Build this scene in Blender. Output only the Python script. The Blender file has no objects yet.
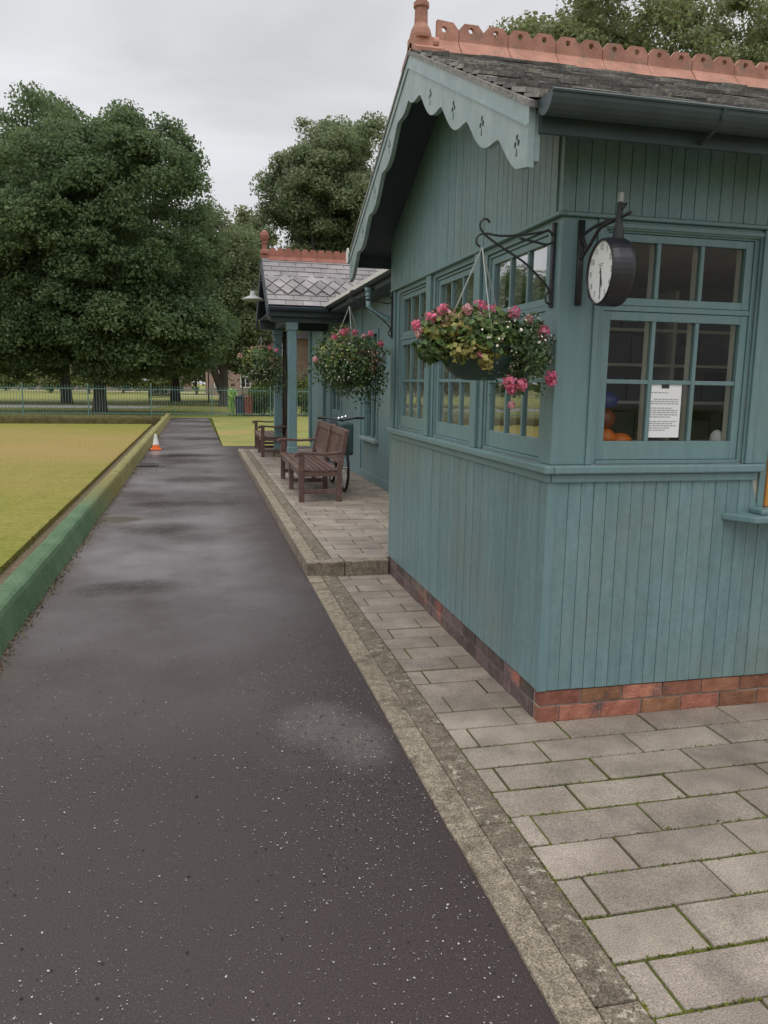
import bpy, math, random
import numpy as np
from mathutils import Vector, Matrix
random.seed(7)
RNG = np.random.default_rng(7)
scene = bpy.context.scene
COL = scene.collection
PI = math.pi
R = math.radians

# ------------------------------------------------------------------ materials
def material(name, c1, c2=None, scale=6.0, rough=0.6, bump=0.0, bump_scale=60.0, island=0.0,
             metallic=0.0, stretch=(1, 1, 1), detail=6.0, spec=0.5, c3=None, scale3=2.0, low3=0.5, high3=0.65, hue=0.0,
             trans=0.0, lo=0.35, hi=0.65, speck=0.0, speck_scale=260.0):
    m = bpy.data.materials.new(name)
    m.use_nodes = True
    nt = m.node_tree
    N, L = nt.nodes, nt.links
    b = N['Principled BSDF']
    b.inputs['Roughness'].default_value = rough
    b.inputs['Metallic'].default_value = metallic
    b.inputs['Specular IOR Level'].default_value = spec
    tc = N.new('ShaderNodeTexCoord')
    mp = N.new('ShaderNodeMapping')
    mp.inputs['Scale'].default_value = stretch
    L.new(tc.outputs['Object'], mp.inputs['Vector'])
    col = None
    if c2 is not None:
        nz = N.new('ShaderNodeTexNoise')
        nz.inputs['Scale'].default_value = scale
        nz.inputs['Detail'].default_value = detail
        L.new(mp.outputs['Vector'], nz.inputs['Vector'])
        rp = N.new('ShaderNodeValToRGB')
        rp.color_ramp.elements[0].position = lo
        rp.color_ramp.elements[1].position = hi
        rp.color_ramp.elements[0].color = (*c1, 1)
        rp.color_ramp.elements[1].color = (*c2, 1)
        L.new(nz.outputs['Fac'], rp.inputs['Fac'])
        col = rp.outputs['Color']
    if c3 is not None:
        n3 = N.new('ShaderNodeTexNoise')
        n3.inputs['Scale'].default_value = scale3
        n3.inputs['Detail'].default_value = 8
        n3.inputs['Roughness'].default_value = 0.65
        L.new(tc.outputs['Object'], n3.inputs['Vector'])
        mr = N.new('ShaderNodeMapRange')
        mr.inputs['From Min'].default_value = low3
        mr.inputs['From Max'].default_value = high3
        L.new(n3.outputs['Fac'], mr.inputs['Value'])
        mx = N.new('ShaderNodeMix')
        mx.data_type = 'RGBA'
        L.new(mr.outputs['Result'], mx.inputs[0])
        if col is not None:
            L.new(col, mx.inputs[6])
        else:
            mx.inputs[6].default_value = (*c1, 1)
        mx.inputs[7].default_value = (*c3, 1)
        col = mx.outputs[2]
    if speck > 0:
        ns = N.new('ShaderNodeTexNoise'); ns.inputs['Scale'].default_value = speck_scale; ns.inputs['Detail'].default_value = 3; ns.inputs['Roughness'].default_value = 0.7
        L.new(tc.outputs['Object'], ns.inputs['Vector'])
        rs = N.new('ShaderNodeMapRange'); rs.inputs['From Min'].default_value = 0.3; rs.inputs['From Max'].default_value = 0.7
        rs.inputs['To Min'].default_value = 1 - speck; rs.inputs['To Max'].default_value = 1 + speck
        L.new(ns.outputs['Fac'], rs.inputs['Value'])
        h2 = N.new('ShaderNodeHueSaturation'); L.new(rs.outputs['Result'], h2.inputs['Value'])
        if col is not None: L.new(col, h2.inputs['Color'])
        else: h2.inputs['Color'].default_value = (*c1, 1)
        col = h2.outputs['Color']
    if island > 0 or hue > 0:
        ge = N.new('ShaderNodeNewGeometry')
        hs = N.new('ShaderNodeHueSaturation')
        mr = N.new('ShaderNodeMapRange')
        mr.inputs['To Min'].default_value = 1 - island
        mr.inputs['To Max'].default_value = 1 + island
        L.new(ge.outputs['Random Per Island'], mr.inputs['Value'])
        L.new(mr.outputs['Result'], hs.inputs['Value'])
        if hue > 0:
            ml = N.new('ShaderNodeMath'); ml.operation = 'MULTIPLY'; ml.inputs[1].default_value = 7.31
            fr = N.new('ShaderNodeMath'); fr.operation = 'FRACT'
            m2 = N.new('ShaderNodeMapRange')
            m2.inputs['To Min'].default_value = 0.5 - hue
            m2.inputs['To Max'].default_value = 0.5 + hue
            L.new(ge.outputs['Random Per Island'], ml.inputs[0])
            L.new(ml.outputs[0], fr.inputs[0]); L.new(fr.outputs[0], m2.inputs['Value'])
            L.new(m2.outputs['Result'], hs.inputs['Hue'])
        if col is not None:
            L.new(col, hs.inputs['Color'])
        else:
            hs.inputs['Color'].default_value = (*c1, 1)
        col = hs.outputs['Color']
    if col is not None:
        L.new(col, b.inputs['Base Color'])
    else:
        b.inputs['Base Color'].default_value = (*c1, 1)
    if bump > 0:
        nb = N.new('ShaderNodeTexNoise')
        nb.inputs['Scale'].default_value = bump_scale
        nb.inputs['Detail'].default_value = 5
        L.new(mp.outputs['Vector'], nb.inputs['Vector'])
        bp = N.new('ShaderNodeBump')
        bp.inputs['Strength'].default_value = bump
        bp.inputs['Distance'].default_value = 0.01
        L.new(nb.outputs['Fac'], bp.inputs['Height'])
        L.new(bp.outputs['Normal'], b.inputs['Normal'])
    if trans > 0:
        tr = N.new('ShaderNodeBsdfTranslucent')
        mixs = N.new('ShaderNodeMixShader')
        mixs.inputs[0].default_value = trans
        if col is not None:
            L.new(col, tr.inputs['Color'])
        else:
            tr.inputs['Color'].default_value = (*c1, 1)
        L.new(b.outputs[0], mixs.inputs[1]); L.new(tr.outputs[0], mixs.inputs[2])
        L.new(mixs.outputs[0], N['Material Output'].inputs['Surface'])
    return m

TEAL = (0.165, 0.275, 0.285)
M = {}
M['teal'] = material('teal paint', (0.138, 0.234, 0.250), (0.164, 0.264, 0.280), 9, 0.40, 0.05, 40, island=0.05, stretch=(4, 4, 0.7), c3=(0.150, 0.222, 0.205), scale3=1.7, low3=0.50, high3=0.78)
M['teal_board'] = material('teal painted boards', (0.132, 0.224, 0.240), (0.168, 0.266, 0.282), 7, 0.42, 0.10, 30, island=0.06, stretch=(5, 5, 0.6), c3=(0.168, 0.222, 0.200), scale3=1.3, low3=0.46, high3=0.76, speck=0.09, speck_scale=22)
M['teal_soffit_shade'] = material('soffit paint with shade in the colour', (0.034, 0.050, 0.066), (0.044, 0.062, 0.078), 6, 0.6, 0.05, 30, island=0.08)  # shade under roofs and porch is put into this darker colour
M['teal_old'] = material('weathered bargeboard paint', (0.235, 0.315, 0.325), (0.31, 0.385, 0.40), 5, 0.36, 0.08, 30, stretch=(1, 2, 2), c3=(0.19, 0.25, 0.235), scale3=6, low3=0.55, high3=0.8)
M['teal_eaves_shade'] = material('eaves paint with shade in the colour', (0.034, 0.054, 0.060), (0.046, 0.070, 0.076), 6, 0.45, 0.05, 30)  # teal darkened to carry the eaves shade on gutter, fascia and rafters
M['cream'] = material('cream inner paint', (0.55, 0.52, 0.45), (0.60, 0.57, 0.50), 6, 0.6)
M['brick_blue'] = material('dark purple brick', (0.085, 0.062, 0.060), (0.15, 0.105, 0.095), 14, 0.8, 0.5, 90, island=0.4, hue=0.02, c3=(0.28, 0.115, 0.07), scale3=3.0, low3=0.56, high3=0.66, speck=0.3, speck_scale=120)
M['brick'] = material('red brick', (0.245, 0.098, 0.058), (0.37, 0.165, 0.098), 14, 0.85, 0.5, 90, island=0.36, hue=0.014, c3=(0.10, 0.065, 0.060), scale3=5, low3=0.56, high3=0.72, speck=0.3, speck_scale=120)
M['mortar'] = material('mortar', (0.33, 0.30, 0.26), (0.22, 0.19, 0.16), 20, 0.95, 0.4, 80)
M['slab'] = material('paving slab', (0.235, 0.196, 0.160), (0.340, 0.290, 0.243), 3.2, 0.62, 0.7, 150, island=0.13, detail=11, hue=0.008, c3=(0.175, 0.146, 0.120), scale3=4, low3=0.46, high3=0.72, speck=0.55, speck_scale=190)
M['joint'] = material('mossy joint', (0.070, 0.058, 0.036), (0.085, 0.105, 0.016), 3.0, 1.0, 0.8, 90, lo=0.42, hi=0.58, spec=0.1)
M['kerbstone'] = material('pale kerb concrete', (0.200, 0.164, 0.118), (0.315, 0.265, 0.200), 30, 0.78, 0.9, 150, island=0.08, c3=(0.125, 0.100, 0.070), scale3=9, low3=0.50, high3=0.66, speck=0.8, speck_scale=140)
M['kerbdark'] = material('lichened kerb', (0.110, 0.088, 0.064), (0.19, 0.155, 0.114), 14, 0.85, 0.9, 120, island=0.06, c3=(0.33, 0.295, 0.235), scale3=24, low3=0.57, high3=0.62, speck=0.8, speck_scale=140)
M['slate'] = material('grey slate', (0.115, 0.108, 0.106), (0.225, 0.212, 0.202), 5, 0.6, 0.9, 45, island=0.5, hue=0.03, c3=(0.30, 0.275, 0.225), scale3=16, low3=0.55, high3=0.68, speck=0.35, speck_scale=60)
M['slate2'] = material('mauve grey slate', (0.165, 0.150, 0.155), (0.235, 0.215, 0.220), 4, 0.55, 0.4, 50, island=0.25, hue=0.02, c3=(0.26, 0.245, 0.20), scale3=5, low3=0.62, high3=0.75)
M['terra'] = material('terracotta', (0.33, 0.150, 0.105), (0.46, 0.225, 0.165), 9, 0.75, 0.25, 60, island=0.14, c3=(0.24, 0.165, 0.125), scale3=11, low3=0.54, high3=0.70, speck=0.15, speck_scale=90)
M['terra2'] = material('old terracotta', (0.22, 0.085, 0.062), (0.31, 0.125, 0.090), 6, 0.8, 0.2, 60, island=0.12)
M['wood'] = material('brown stained timber', (0.098, 0.054, 0.046), (0.165, 0.096, 0.082), 5, 0.34, 0.15, 40, island=0.22, stretch=(8, 1, 8), c3=(0.31, 0.23, 0.20), scale3=5, low3=0.54, high3=0.82)
M['varnish'] = material('orange varnished wood', (0.45, 0.19, 0.04), (0.60, 0.28, 0.07), 6, 0.35, 0.1, 30, stretch=(10, 10, 1))
M['white'] = material('white paint', (0.72, 0.72, 0.70), (0.62, 0.62, 0.60), 8, 0.5)
M['whitecard'] = material('white paper', (0.86, 0.86, 0.88), None, rough=0.7)
M['ink'] = material('grey print', (0.36, 0.36, 0.38), None, rough=0.8)
M['inkdark'] = material('black print', (0.04, 0.04, 0.05), None, rough=0.7)
M['black'] = material('black painted metal', (0.018, 0.018, 0.024), (0.028, 0.027, 0.034), 10, 0.38, 0.05, 50)
M['iron'] = material('black wrought iron', (0.020, 0.022, 0.026), (0.035, 0.035, 0.038), 30, 0.5, 0.2, 100)
M['chrome'] = material('chrome', (0.75, 0.75, 0.76), None, rough=0.15, metallic=1.0)
M['rubber'] = material('tyre rubber', (0.018, 0.018, 0.018), None, rough=0.75)
M['bagfab'] = material('dark green bag fabric', (0.030, 0.060, 0.060), (0.04, 0.075, 0.075), 20, 0.7)
M['interior'] = material('interior wall paint', (0.56, 0.50, 0.41), (0.62, 0.56, 0.46), 3, 0.8)
M['shelfwood'] = material('pale shelf wood', (0.66, 0.62, 0.56), (0.74, 0.70, 0.64), 5, 0.6)
M['navybox'] = material('storage boxes', (0.10, 0.10, 0.115), (0.18, 0.165, 0.16), 3, 0.6, island=0.85, hue=0.35)
M['bowl'] = material('dark green plastic', (0.020, 0.050, 0.040), (0.028, 0.064, 0.050), 10, 0.5)
M['leaf'] = material('green leaves', (0.068, 0.120, 0.030), (0.110, 0.170, 0.045), 9, 0.5, island=0.45, hue=0.03, trans=0.25)
M['leaf_dark'] = material('dark trailing leaves', (0.050, 0.090, 0.032), (0.085, 0.140, 0.052), 9, 0.5, island=0.5, hue=0.03, trans=0.25)
M['leaf_yellow'] = material('yellowing leaves', (0.22, 0.225, 0.055), (0.32, 0.27, 0.075), 9, 0.55, island=0.4, hue=0.04, trans=0.25)
M['leaf_brown'] = material('purple brown leaves', (0.17, 0.095, 0.075), (0.24, 0.15, 0.10), 9, 0.55, island=0.4, hue=0.03, trans=0.2)
M['pink'] = material('pink petals', (0.72, 0.13, 0.27), (0.84, 0.28, 0.42), 30, 0.6, island=0.22, hue=0.02, trans=0.3)
M['palepink'] = material('pale pink petals', (0.72, 0.36, 0.40), (0.76, 0.46, 0.48), 30, 0.6, island=0.2, trans=0.3)
M['whitepetal'] = material('small pale petals', (0.66, 0.58, 0.52), None, rough=0.6, island=0.2)
M['turf_mat'] = material('green turf mat', (0.080, 0.140, 0.080), (0.112, 0.185, 0.108), 45, 0.95, 1.0, 170, spec=0.05, c3=(0.155, 0.225, 0.145), scale3=2.2, low3=0.42, high3=0.72, speck=0.35, speck_scale=140)
M['mosskerb'] = material('mossy kerb', (0.190, 0.178, 0.062), (0.275, 0.248, 0.118), 9, 0.95, 0.8, 80, spec=0.15, c3=(0.13, 0.11, 0.06), scale3=4, low3=0.52, high3=0.72, speck=0.2, speck_scale=120)
M['hedgebank'] = material('dark mossy bank', (0.060, 0.060, 0.024), (0.115, 0.098, 0.045), 6, 0.95, 0.9, 60, spec=0.1)
M['soil'] = material('brown soil', (0.105, 0.085, 0.055), (0.16, 0.128, 0.085), 25, 1.0, 0.9, 60, spec=0.1)
M['lawn'] = material('mown lawn', (0.165, 0.195, 0.050), (0.235, 0.240, 0.082), 0.8, 0.95, 0.6, 60, spec=0.1, detail=10, c3=(0.31, 0.225, 0.10), scale3=0.30, low3=0.50, high3=0.68, speck=0.15, speck_scale=30)
M['park'] = material('park grass', (0.095, 0.145, 0.028), (0.150, 0.190, 0.045), 0.4, 0.95, 0.6, 30, spec=0.1, detail=10)
M['parkpath'] = material('pale park path', (0.30, 0.29, 0.28), (0.36, 0.35, 0.34), 2, 0.8)
M['bark'] = material('tree bark', (0.050, 0.043, 0.036), (0.095, 0.080, 0.066), 3, 0.95, 0.8, 14, stretch=(1, 1, 0.25))
M['crown'] = material('dense maple leaves', (0.096, 0.152, 0.066), (0.150, 0.212, 0.094), 0.25, 0.5, island=0.22, hue=0.012, trans=0.5, spec=0.35)
M['crown_mid'] = material('mid green leaves', (0.165, 0.215, 0.105), (0.235, 0.280, 0.150), 0.35, 0.5, island=0.26, hue=0.020, trans=0.5, spec=0.35)
M['crown_pale'] = material('olive leaves', (0.160, 0.190, 0.078), (0.225, 0.245, 0.110), 0.4, 0.5, island=0.3, hue=0.03, trans=0.45, spec=0.4)
M['bush'] = material('bush leaves', (0.075, 0.115, 0.025), (0.150, 0.185, 0.045), 1.2, 0.55, island=0.4, hue=0.03, trans=0.25, spec=0.3)
M['fence'] = material('green railing paint', (0.095, 0.185, 0.165), (0.125, 0.215, 0.195), 3, 0.5)
M['hivis'] = material('lime hi vis cloth', (0.24, 0.42, 0.09), (0.30, 0.48, 0.12), 20, 0.8)
M['skin'] = material('skin', (0.45, 0.28, 0.21), None, rough=0.55)
M['hair'] = material('dark hair', (0.04, 0.03, 0.025), None, rough=0.6)
M['redplastic'] = material('red plastic', (0.26, 0.05, 0.045), (0.23, 0.045, 0.04), 6, 0.5)
M['navyplastic'] = material('dark blue plastic', (0.030, 0.040, 0.075), (0.036, 0.048, 0.085), 6, 0.45)
M['orange'] = material('orange plastic', (0.75, 0.16, 0.03), (0.68, 0.13, 0.025), 10, 0.5)
M['blueball'] = material('blue glossy resin', (0.030, 0.055, 0.20), None, rough=0.25)
M['brownball'] = material('brown red glossy resin', (0.22, 0.055, 0.035), None, rough=0.25)
M['orangeball'] = material('orange glossy resin', (0.75, 0.18, 0.035), None, rough=0.3)
M['farbrick'] = material('distant brick', (0.27, 0.185, 0.150), (0.34, 0.24, 0.20), 3, 0.9)
M['farroof'] = material('distant roof slate', (0.12, 0.115, 0.12), (0.17, 0.16, 0.165), 2, 0.8)
M['enamel'] = material('grey enamel lamp shade', (0.30, 0.31, 0.31), (0.36, 0.37, 0.37), 6, 0.4)
M['carred'] = material('red car paint', (0.40, 0.03, 0.03), None, rough=0.3)
M['carwhite'] = material('white car paint', (0.72, 0.72, 0.73), None, rough=0.3)
M['darkglass'] = material('dark car glass', (0.02, 0.025, 0.03), None, rough=0.1)
M['metalgrey'] = material('grey drain iron', (0.035, 0.033, 0.032), (0.06, 0.055, 0.05), 20, 0.6, 0.4, 60)
M['brownpipe'] = material('brown downpipe', (0.075, 0.055, 0.048), (0.10, 0.072, 0.06), 6, 0.5)

def glass_material():
    m = bpy.data.materials.new('window glass'); m.use_nodes = True
    nt = m.node_tree; N, L = nt.nodes, nt.links
    N.remove(N['Principled BSDF'])
    fr = N.new('ShaderNodeFresnel'); fr.inputs['IOR'].default_value = 1.5
    ml = N.new('ShaderNodeMath'); ml.operation = 'MULTIPLY_ADD'; ml.inputs[1].default_value = 0.6; ml.inputs[2].default_value = 0.0
    t = N.new('ShaderNodeBsdfTransparent'); t.inputs['Color'].default_value = (0.86, 0.89, 0.88, 1)
    g = N.new('ShaderNodeBsdfGlossy'); g.inputs['Roughness'].default_value = 0.02
    nz = N.new('ShaderNodeTexNoise'); nz.inputs['Scale'].default_value = 3
    bp = N.new('ShaderNodeBump'); bp.inputs['Strength'].default_value = 0.12; bp.inputs['Distance'].default_value = 0.01
    tc = N.new('ShaderNodeTexCoord')
    L.new(tc.outputs['Object'], nz.inputs['Vector']); L.new(nz.outputs['Fac'], bp.inputs['Height']); L.new(bp.outputs['Normal'], g.inputs['Normal'])
    mx = N.new('ShaderNodeMixShader')
    L.new(fr.outputs[0], ml.inputs[0]); L.new(ml.outputs[0], mx.inputs[0])
    L.new(t.outputs[0], mx.inputs[1]); L.new(g.outputs[0], mx.inputs[2])
    L.new(mx.outputs[0], N['Material Output'].inputs['Surface'])
    return m
M['glass'] = glass_material()

def tarmac_material():
    m = bpy.data.materials.new('damp tarmac'); m.use_nodes = True
    nt = m.node_tree; N, L = nt.nodes, nt.links
    b = N['Principled BSDF']
    tc = N.new('ShaderNodeTexCoord')
    def noise(scale, detail=6, rough=0.55):
        n = N.new('ShaderNodeTexNoise'); n.inputs['Scale'].default_value = scale; n.inputs['Detail'].default_value = detail
        n.inputs['Roughness'].default_value = rough
        L.new(tc.outputs['Object'], n.inputs['Vector']); return n.outputs['Fac']
    def rng(v, a, c, lo, hi):
        r = N.new('ShaderNodeMapRange'); r.inputs['From Min'].default_value = a; r.inputs['From Max'].default_value = c
        r.inputs['To Min'].default_value = lo; r.inputs['To Max'].default_value = hi
        L.new(v, r.inputs['Value']); return r.outputs['Result']
    fine = noise(160, 4, 0.7)
    big = noise(0.55, 5)
    rp = N.new('ShaderNodeValToRGB')
    rp.color_ramp.elements[0].position = 0.3; rp.color_ramp.elements[1].position = 0.72
    rp.color_ramp.elements[0].color = (0.026, 0.0192, 0.0194, 1); rp.color_ramp.elements[1].color = (0.074, 0.057, 0.057, 1)
    L.new(fine, rp.inputs['Fac'])
    # dried patches (paler, rougher) at real spots of the path
    sep = N.new('ShaderNodeSeparateXYZ'); L.new(tc.outputs['Object'], sep.inputs[0])
    def spot(x, y, rx, ry, soft=0.5):
        a = N.new('ShaderNodeMath'); a.operation = 'SUBTRACT'; a.inputs[1].default_value = x; L.new(sep.outputs[0], a.inputs[0])
        a2 = N.new('ShaderNodeMath'); a2.operation = 'DIVIDE'; a2.inputs[1].default_value = rx; L.new(a.outputs[0], a2.inputs[0])
        a3 = N.new('ShaderNodeMath'); a3.operation = 'POWER'; a3.inputs[1].default_value = 2; L.new(a2.outputs[0], a3.inputs[0])
        c = N.new('ShaderNodeMath'); c.operation = 'SUBTRACT'; c.inputs[1].default_value = y; L.new(sep.outputs[1], c.inputs[0])
        c2 = N.new('ShaderNodeMath'); c2.operation = 'DIVIDE'; c2.inputs[1].default_value = ry; L.new(c.outputs[0], c2.inputs[0])
        c3 = N.new('ShaderNodeMath'); c3.operation = 'POWER'; c3.inputs[1].default_value = 2; L.new(c2.outputs[0], c3.inputs[0])
        s = N.new('ShaderNodeMath'); s.operation = 'ADD'; L.new(a3.outputs[0], s.inputs[0]); L.new(c3.outputs[0], s.inputs[1])
        nn = noise(4.5, 9, 0.68)
        s2 = N.new('ShaderNodeMath'); s2.operation = 'MULTIPLY_ADD'; s2.inputs[1].default_value = 3.4; L.new(nn, s2.inputs[0]); 
        s3 = N.new('ShaderNodeMath'); s3.operation = 'ADD'; L.new(s.outputs[0], s3.inputs[0]); L.new(s2.outputs[0], s3.inputs[1]); s2.inputs[2].default_value = -1.7
        return rng(s3.outputs[0], 1 - soft, 1 + soft, 1, 0)
    def add(a, c):
        s = N.new('ShaderNodeMath'); s.operation = 'MAXIMUM'; L.new(a, s.inputs[0]); L.new(c, s.inputs[1]); return s.outputs[0]
    pg = N.new('ShaderNodeMath'); pg.operation = 'MULTIPLY'; L.new(add(spot(0.55, 3.52, 0.17, 0.23, 1.0), spot(0.65, 3.34, 0.15, 0.24, 1.0)), pg.inputs[0]); L.new(rng(noise(30, 8, 0.7), 0.30, 0.62, 0.14, 0.52), pg.inputs[1])
    pale = pg.outputs[0]
    pale = add(pale, rng(noise(0.9, 6), 0.58, 0.75, 0, 0.22))
    wet = add(spot(-0.55, 6.3, 0.40, 0.20, 1.0), spot(-0.15, 10.7, 0.75, 0.22, 1.0))
    wet = add(wet, add(spot(-0.1, 13.4, 0.6, 0.4, 1.0), spot(-0.45, 8.9, 0.35, 0.3, 1.0)))
    wet = add(wet, add(spot(-0.2, 17.8, 0.7, 0.35, 1.0), spot(0.1, 23.0, 0.7, 0.4, 1.0)))
    mx = N.new('ShaderNodeMix'); mx.data_type = 'RGBA'; L.new(pale, mx.inputs[0]); L.new(rp.outputs['Color'], mx.inputs[6]); mx.inputs[7].default_value = (0.185, 0.168, 0.155, 1)
    mw = N.new('ShaderNodeMix'); mw.data_type = 'RGBA'; mw.blend_type = 'MULTIPLY'; L.new(wet, mw.inputs[0]); L.new(mx.outputs[2], mw.inputs[6]); mw.inputs[7].default_value = (0.62, 0.62, 0.60, 1)
    # brown dirt patch by the left kerb
    dirt = spot(-0.95, 9.55, 0.28, 0.22, 0.3)
    edge = rng(sep.outputs[0], -0.95, -1.15, 0, 1)
    ed2 = N.new('ShaderNodeMath'); ed2.operation = 'MULTIPLY'; L.new(edge, ed2.inputs[0]); L.new(rng(noise(2.5, 8, 0.7), 0.42, 0.62, 0, 1), ed2.inputs[1])
    dry = rng(sep.outputs[1], 3.2, 7.0, 0, 1)
    dn = N.new('ShaderNodeMath'); dn.operation = 'MULTIPLY'; L.new(dry, dn.inputs[0]); L.new(rng(noise(0.5, 7, 0.62), 0.36, 0.60, 0.15, 1.0), dn.inputs[1])
    dm = N.new('ShaderNodeMath'); dm.operation = 'MULTIPLY'; L.new(dn.outputs[0], dm.inputs[0]); L.new(rng(sep.outputs[0], 0.85, 0.25, 0.15, 1.0), dm.inputs[1])
    mdry = N.new('ShaderNodeMix'); mdry.data_type = 'RGBA'; L.new(dm.outputs[0], mdry.inputs[0]); L.new(rp.outputs['Color'], mdry.inputs[6]); mdry.inputs[7].default_value = (0.180, 0.163, 0.170, 1)
    L.new(mdry.outputs[2], mx.inputs[6])
    md = N.new('ShaderNodeMix'); md.data_type = 'RGBA'; L.new(add(dirt, ed2.outputs[0]), md.inputs[0]); L.new(mw.outputs[2], md.inputs[6]); md.inputs[7].default_value = (0.085, 0.068, 0.05, 1)
    L.new(md.outputs[2], b.inputs['Base Color'])
    r1 = rng(big, 0.35, 0.65, 0.26, 0.44)
    rm = N.new('ShaderNodeMix'); rm.data_type = 'FLOAT'; L.new(pale, rm.inputs[0]); L.new(r1, rm.inputs[2]); rm.inputs[3].default_value = 0.85
    rw = N.new('ShaderNodeMix'); rw.data_type = 'FLOAT'; L.new(wet, rw.inputs[0]); L.new(rm.outputs[0], rw.inputs[2]); rw.inputs[3].default_value = 0.22
    L.new(rw.outputs[0], b.inputs['Roughness'])
    b.inputs['Specular IOR Level'].default_value = 0.2
    bp = N.new('ShaderNodeBump'); bp.inputs['Strength'].default_value = 0.30; bp.inputs['Distance'].default_value = 0.006
    L.new(noise(210, 3, 0.6), bp.inputs['Height']); L.new(bp.outputs['Normal'], b.inputs['Normal'])
    return m
M['tarmac'] = tarmac_material()

def weather_mat():
    m = M['turf_mat']; nt = m.node_tree; N, L = nt.nodes, nt.links; b = N['Principled BSDF']
    src = b.inputs['Base Color'].links[0].from_socket
    tc = N.new('ShaderNodeTexCoord'); sep = N.new('ShaderNodeSeparateXYZ'); L.new(tc.outputs['Object'], sep.inputs[0])
    n = N.new('ShaderNodeTexNoise'); n.inputs['Scale'].default_value = 5; n.inputs['Detail'].default_value = 9; n.inputs['Roughness'].default_value = 0.7
    L.new(tc.outputs['Object'], n.inputs['Vector'])
    r = N.new('ShaderNodeMapRange'); r.inputs['From Min'].default_value = 7.5; r.inputs['From Max'].default_value = 13.0; r.inputs['To Min'].default_value = -0.45; r.inputs['To Max'].default_value = 0.75
    L.new(sep.outputs[1], r.inputs['Value']); r.clamp = True
    a = N.new('ShaderNodeMath'); a.operation = 'ADD'; L.new(r.outputs[0], a.inputs[0]); L.new(n.outputs['Fac'], a.inputs[1])
    r2 = N.new('ShaderNodeMapRange'); r2.inputs['From Min'].default_value = 0.40; r2.inputs['From Max'].default_value = 0.95; L.new(a.outputs[0], r2.inputs['Value'])
    mx = N.new('ShaderNodeMix'); mx.data_type = 'RGBA'; L.new(r2.outputs[0], mx.inputs[0]); L.new(src, mx.inputs[6]); mx.inputs[7].default_value = (0.225, 0.205, 0.085, 1)
    L.new(mx.outputs[2], b.inputs['Base Color'])
weather_mat()

def green_material():
    m = material('bowling green turf', (0.168, 0.178, 0.034), (0.212, 0.210, 0.050), 3, 0.95, 0.5, 120, spec=0.08, detail=10)
    nt = m.node_tree; N, L = nt.nodes, nt.links
    b = N['Principled BSDF']
    src = b.inputs['Base Color'].links[0].from_socket
    tc = N.new('ShaderNodeTexCoord')
    mp = N.new('ShaderNodeMapping'); mp.inputs['Scale'].default_value = (0.6, 1.0, 1)
    L.new(tc.outputs['Object'], mp.inputs['Vector'])
    n = N.new('ShaderNodeTexNoise'); n.inputs['Scale'].default_value = 0.20; n.inputs['Detail'].default_value = 9; n.inputs['Roughness'].default_value = 0.6
    L.new(mp.outputs['Vector'], n.inputs['Vector'])
    sep = N.new('ShaderNodeSeparateXYZ'); L.new(tc.outputs['Object'], sep.inputs[0])
    band = N.new('ShaderNodeValToRGB')          # dry worn band across the middle of the green
    mr = N.new('ShaderNodeMapRange'); mr.inputs['From Min'].default_value = 6; mr.inputs['From Max'].default_value = 32
    L.new(sep.outputs[1], mr.inputs['Value']); L.new(mr.outputs[0], band.inputs['Fac'])
    e = band.color_ramp.elements
    e[0].position = 0.0; e[0].color = (0, 0, 0, 1); e[1].position = 1; e[1].color = (0, 0, 0, 1)
    a = e.new(0.25); a.color = (0.22, 0.22, 0.22, 1); c = e.new(0.55); c.color = (0.42, 0.42, 0.42, 1); d = e.new(0.85); d.color = (0.25, 0.25, 0.25, 1)
    ad = N.new('ShaderNodeMath'); ad.operation = 'ADD'; L.new(n.outputs['Fac'], ad.inputs[0]); L.new(band.outputs['Color'], ad.inputs[1])
    m2 = N.new('ShaderNodeMapRange'); m2.inputs['From Min'].default_value = 0.55; m2.inputs['From Max'].default_value = 1.0
    L.new(ad.outputs[0], m2.inputs['Value'])
    mx = N.new('ShaderNodeMix'); mx.data_type = 'RGBA'; L.new(m2.outputs[0], mx.inputs[0]); L.new(src, mx.inputs[6]); mx.inputs[7].default_value = (0.285, 0.206, 0.084, 1)
    gn = N.new('ShaderNodeTexNoise'); gn.inputs['Scale'].default_value = 14; gn.inputs['Detail'].default_value = 10; gn.inputs['Roughness'].default_value = 0.8; L.new(tc.outputs['Object'], gn.inputs['Vector'])
    gr = N.new('ShaderNodeMapRange'); gr.inputs['From Min'].default_value = 0.35; gr.inputs['From Max'].default_value = 0.65; gr.inputs['To Min'].default_value = 0.66; gr.inputs['To Max'].default_value = 1.30; L.new(gn.outputs['Fac'], gr.inputs['Value'])
    gh = N.new('ShaderNodeHueSaturation'); L.new(gr.outputs[0], gh.inputs['Value']); L.new(mx.outputs[2], gh.inputs['Color'])
    L.new(gh.outputs['Color'], b.inputs['Base Color'])
    return m
M['green'] = green_material()

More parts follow.
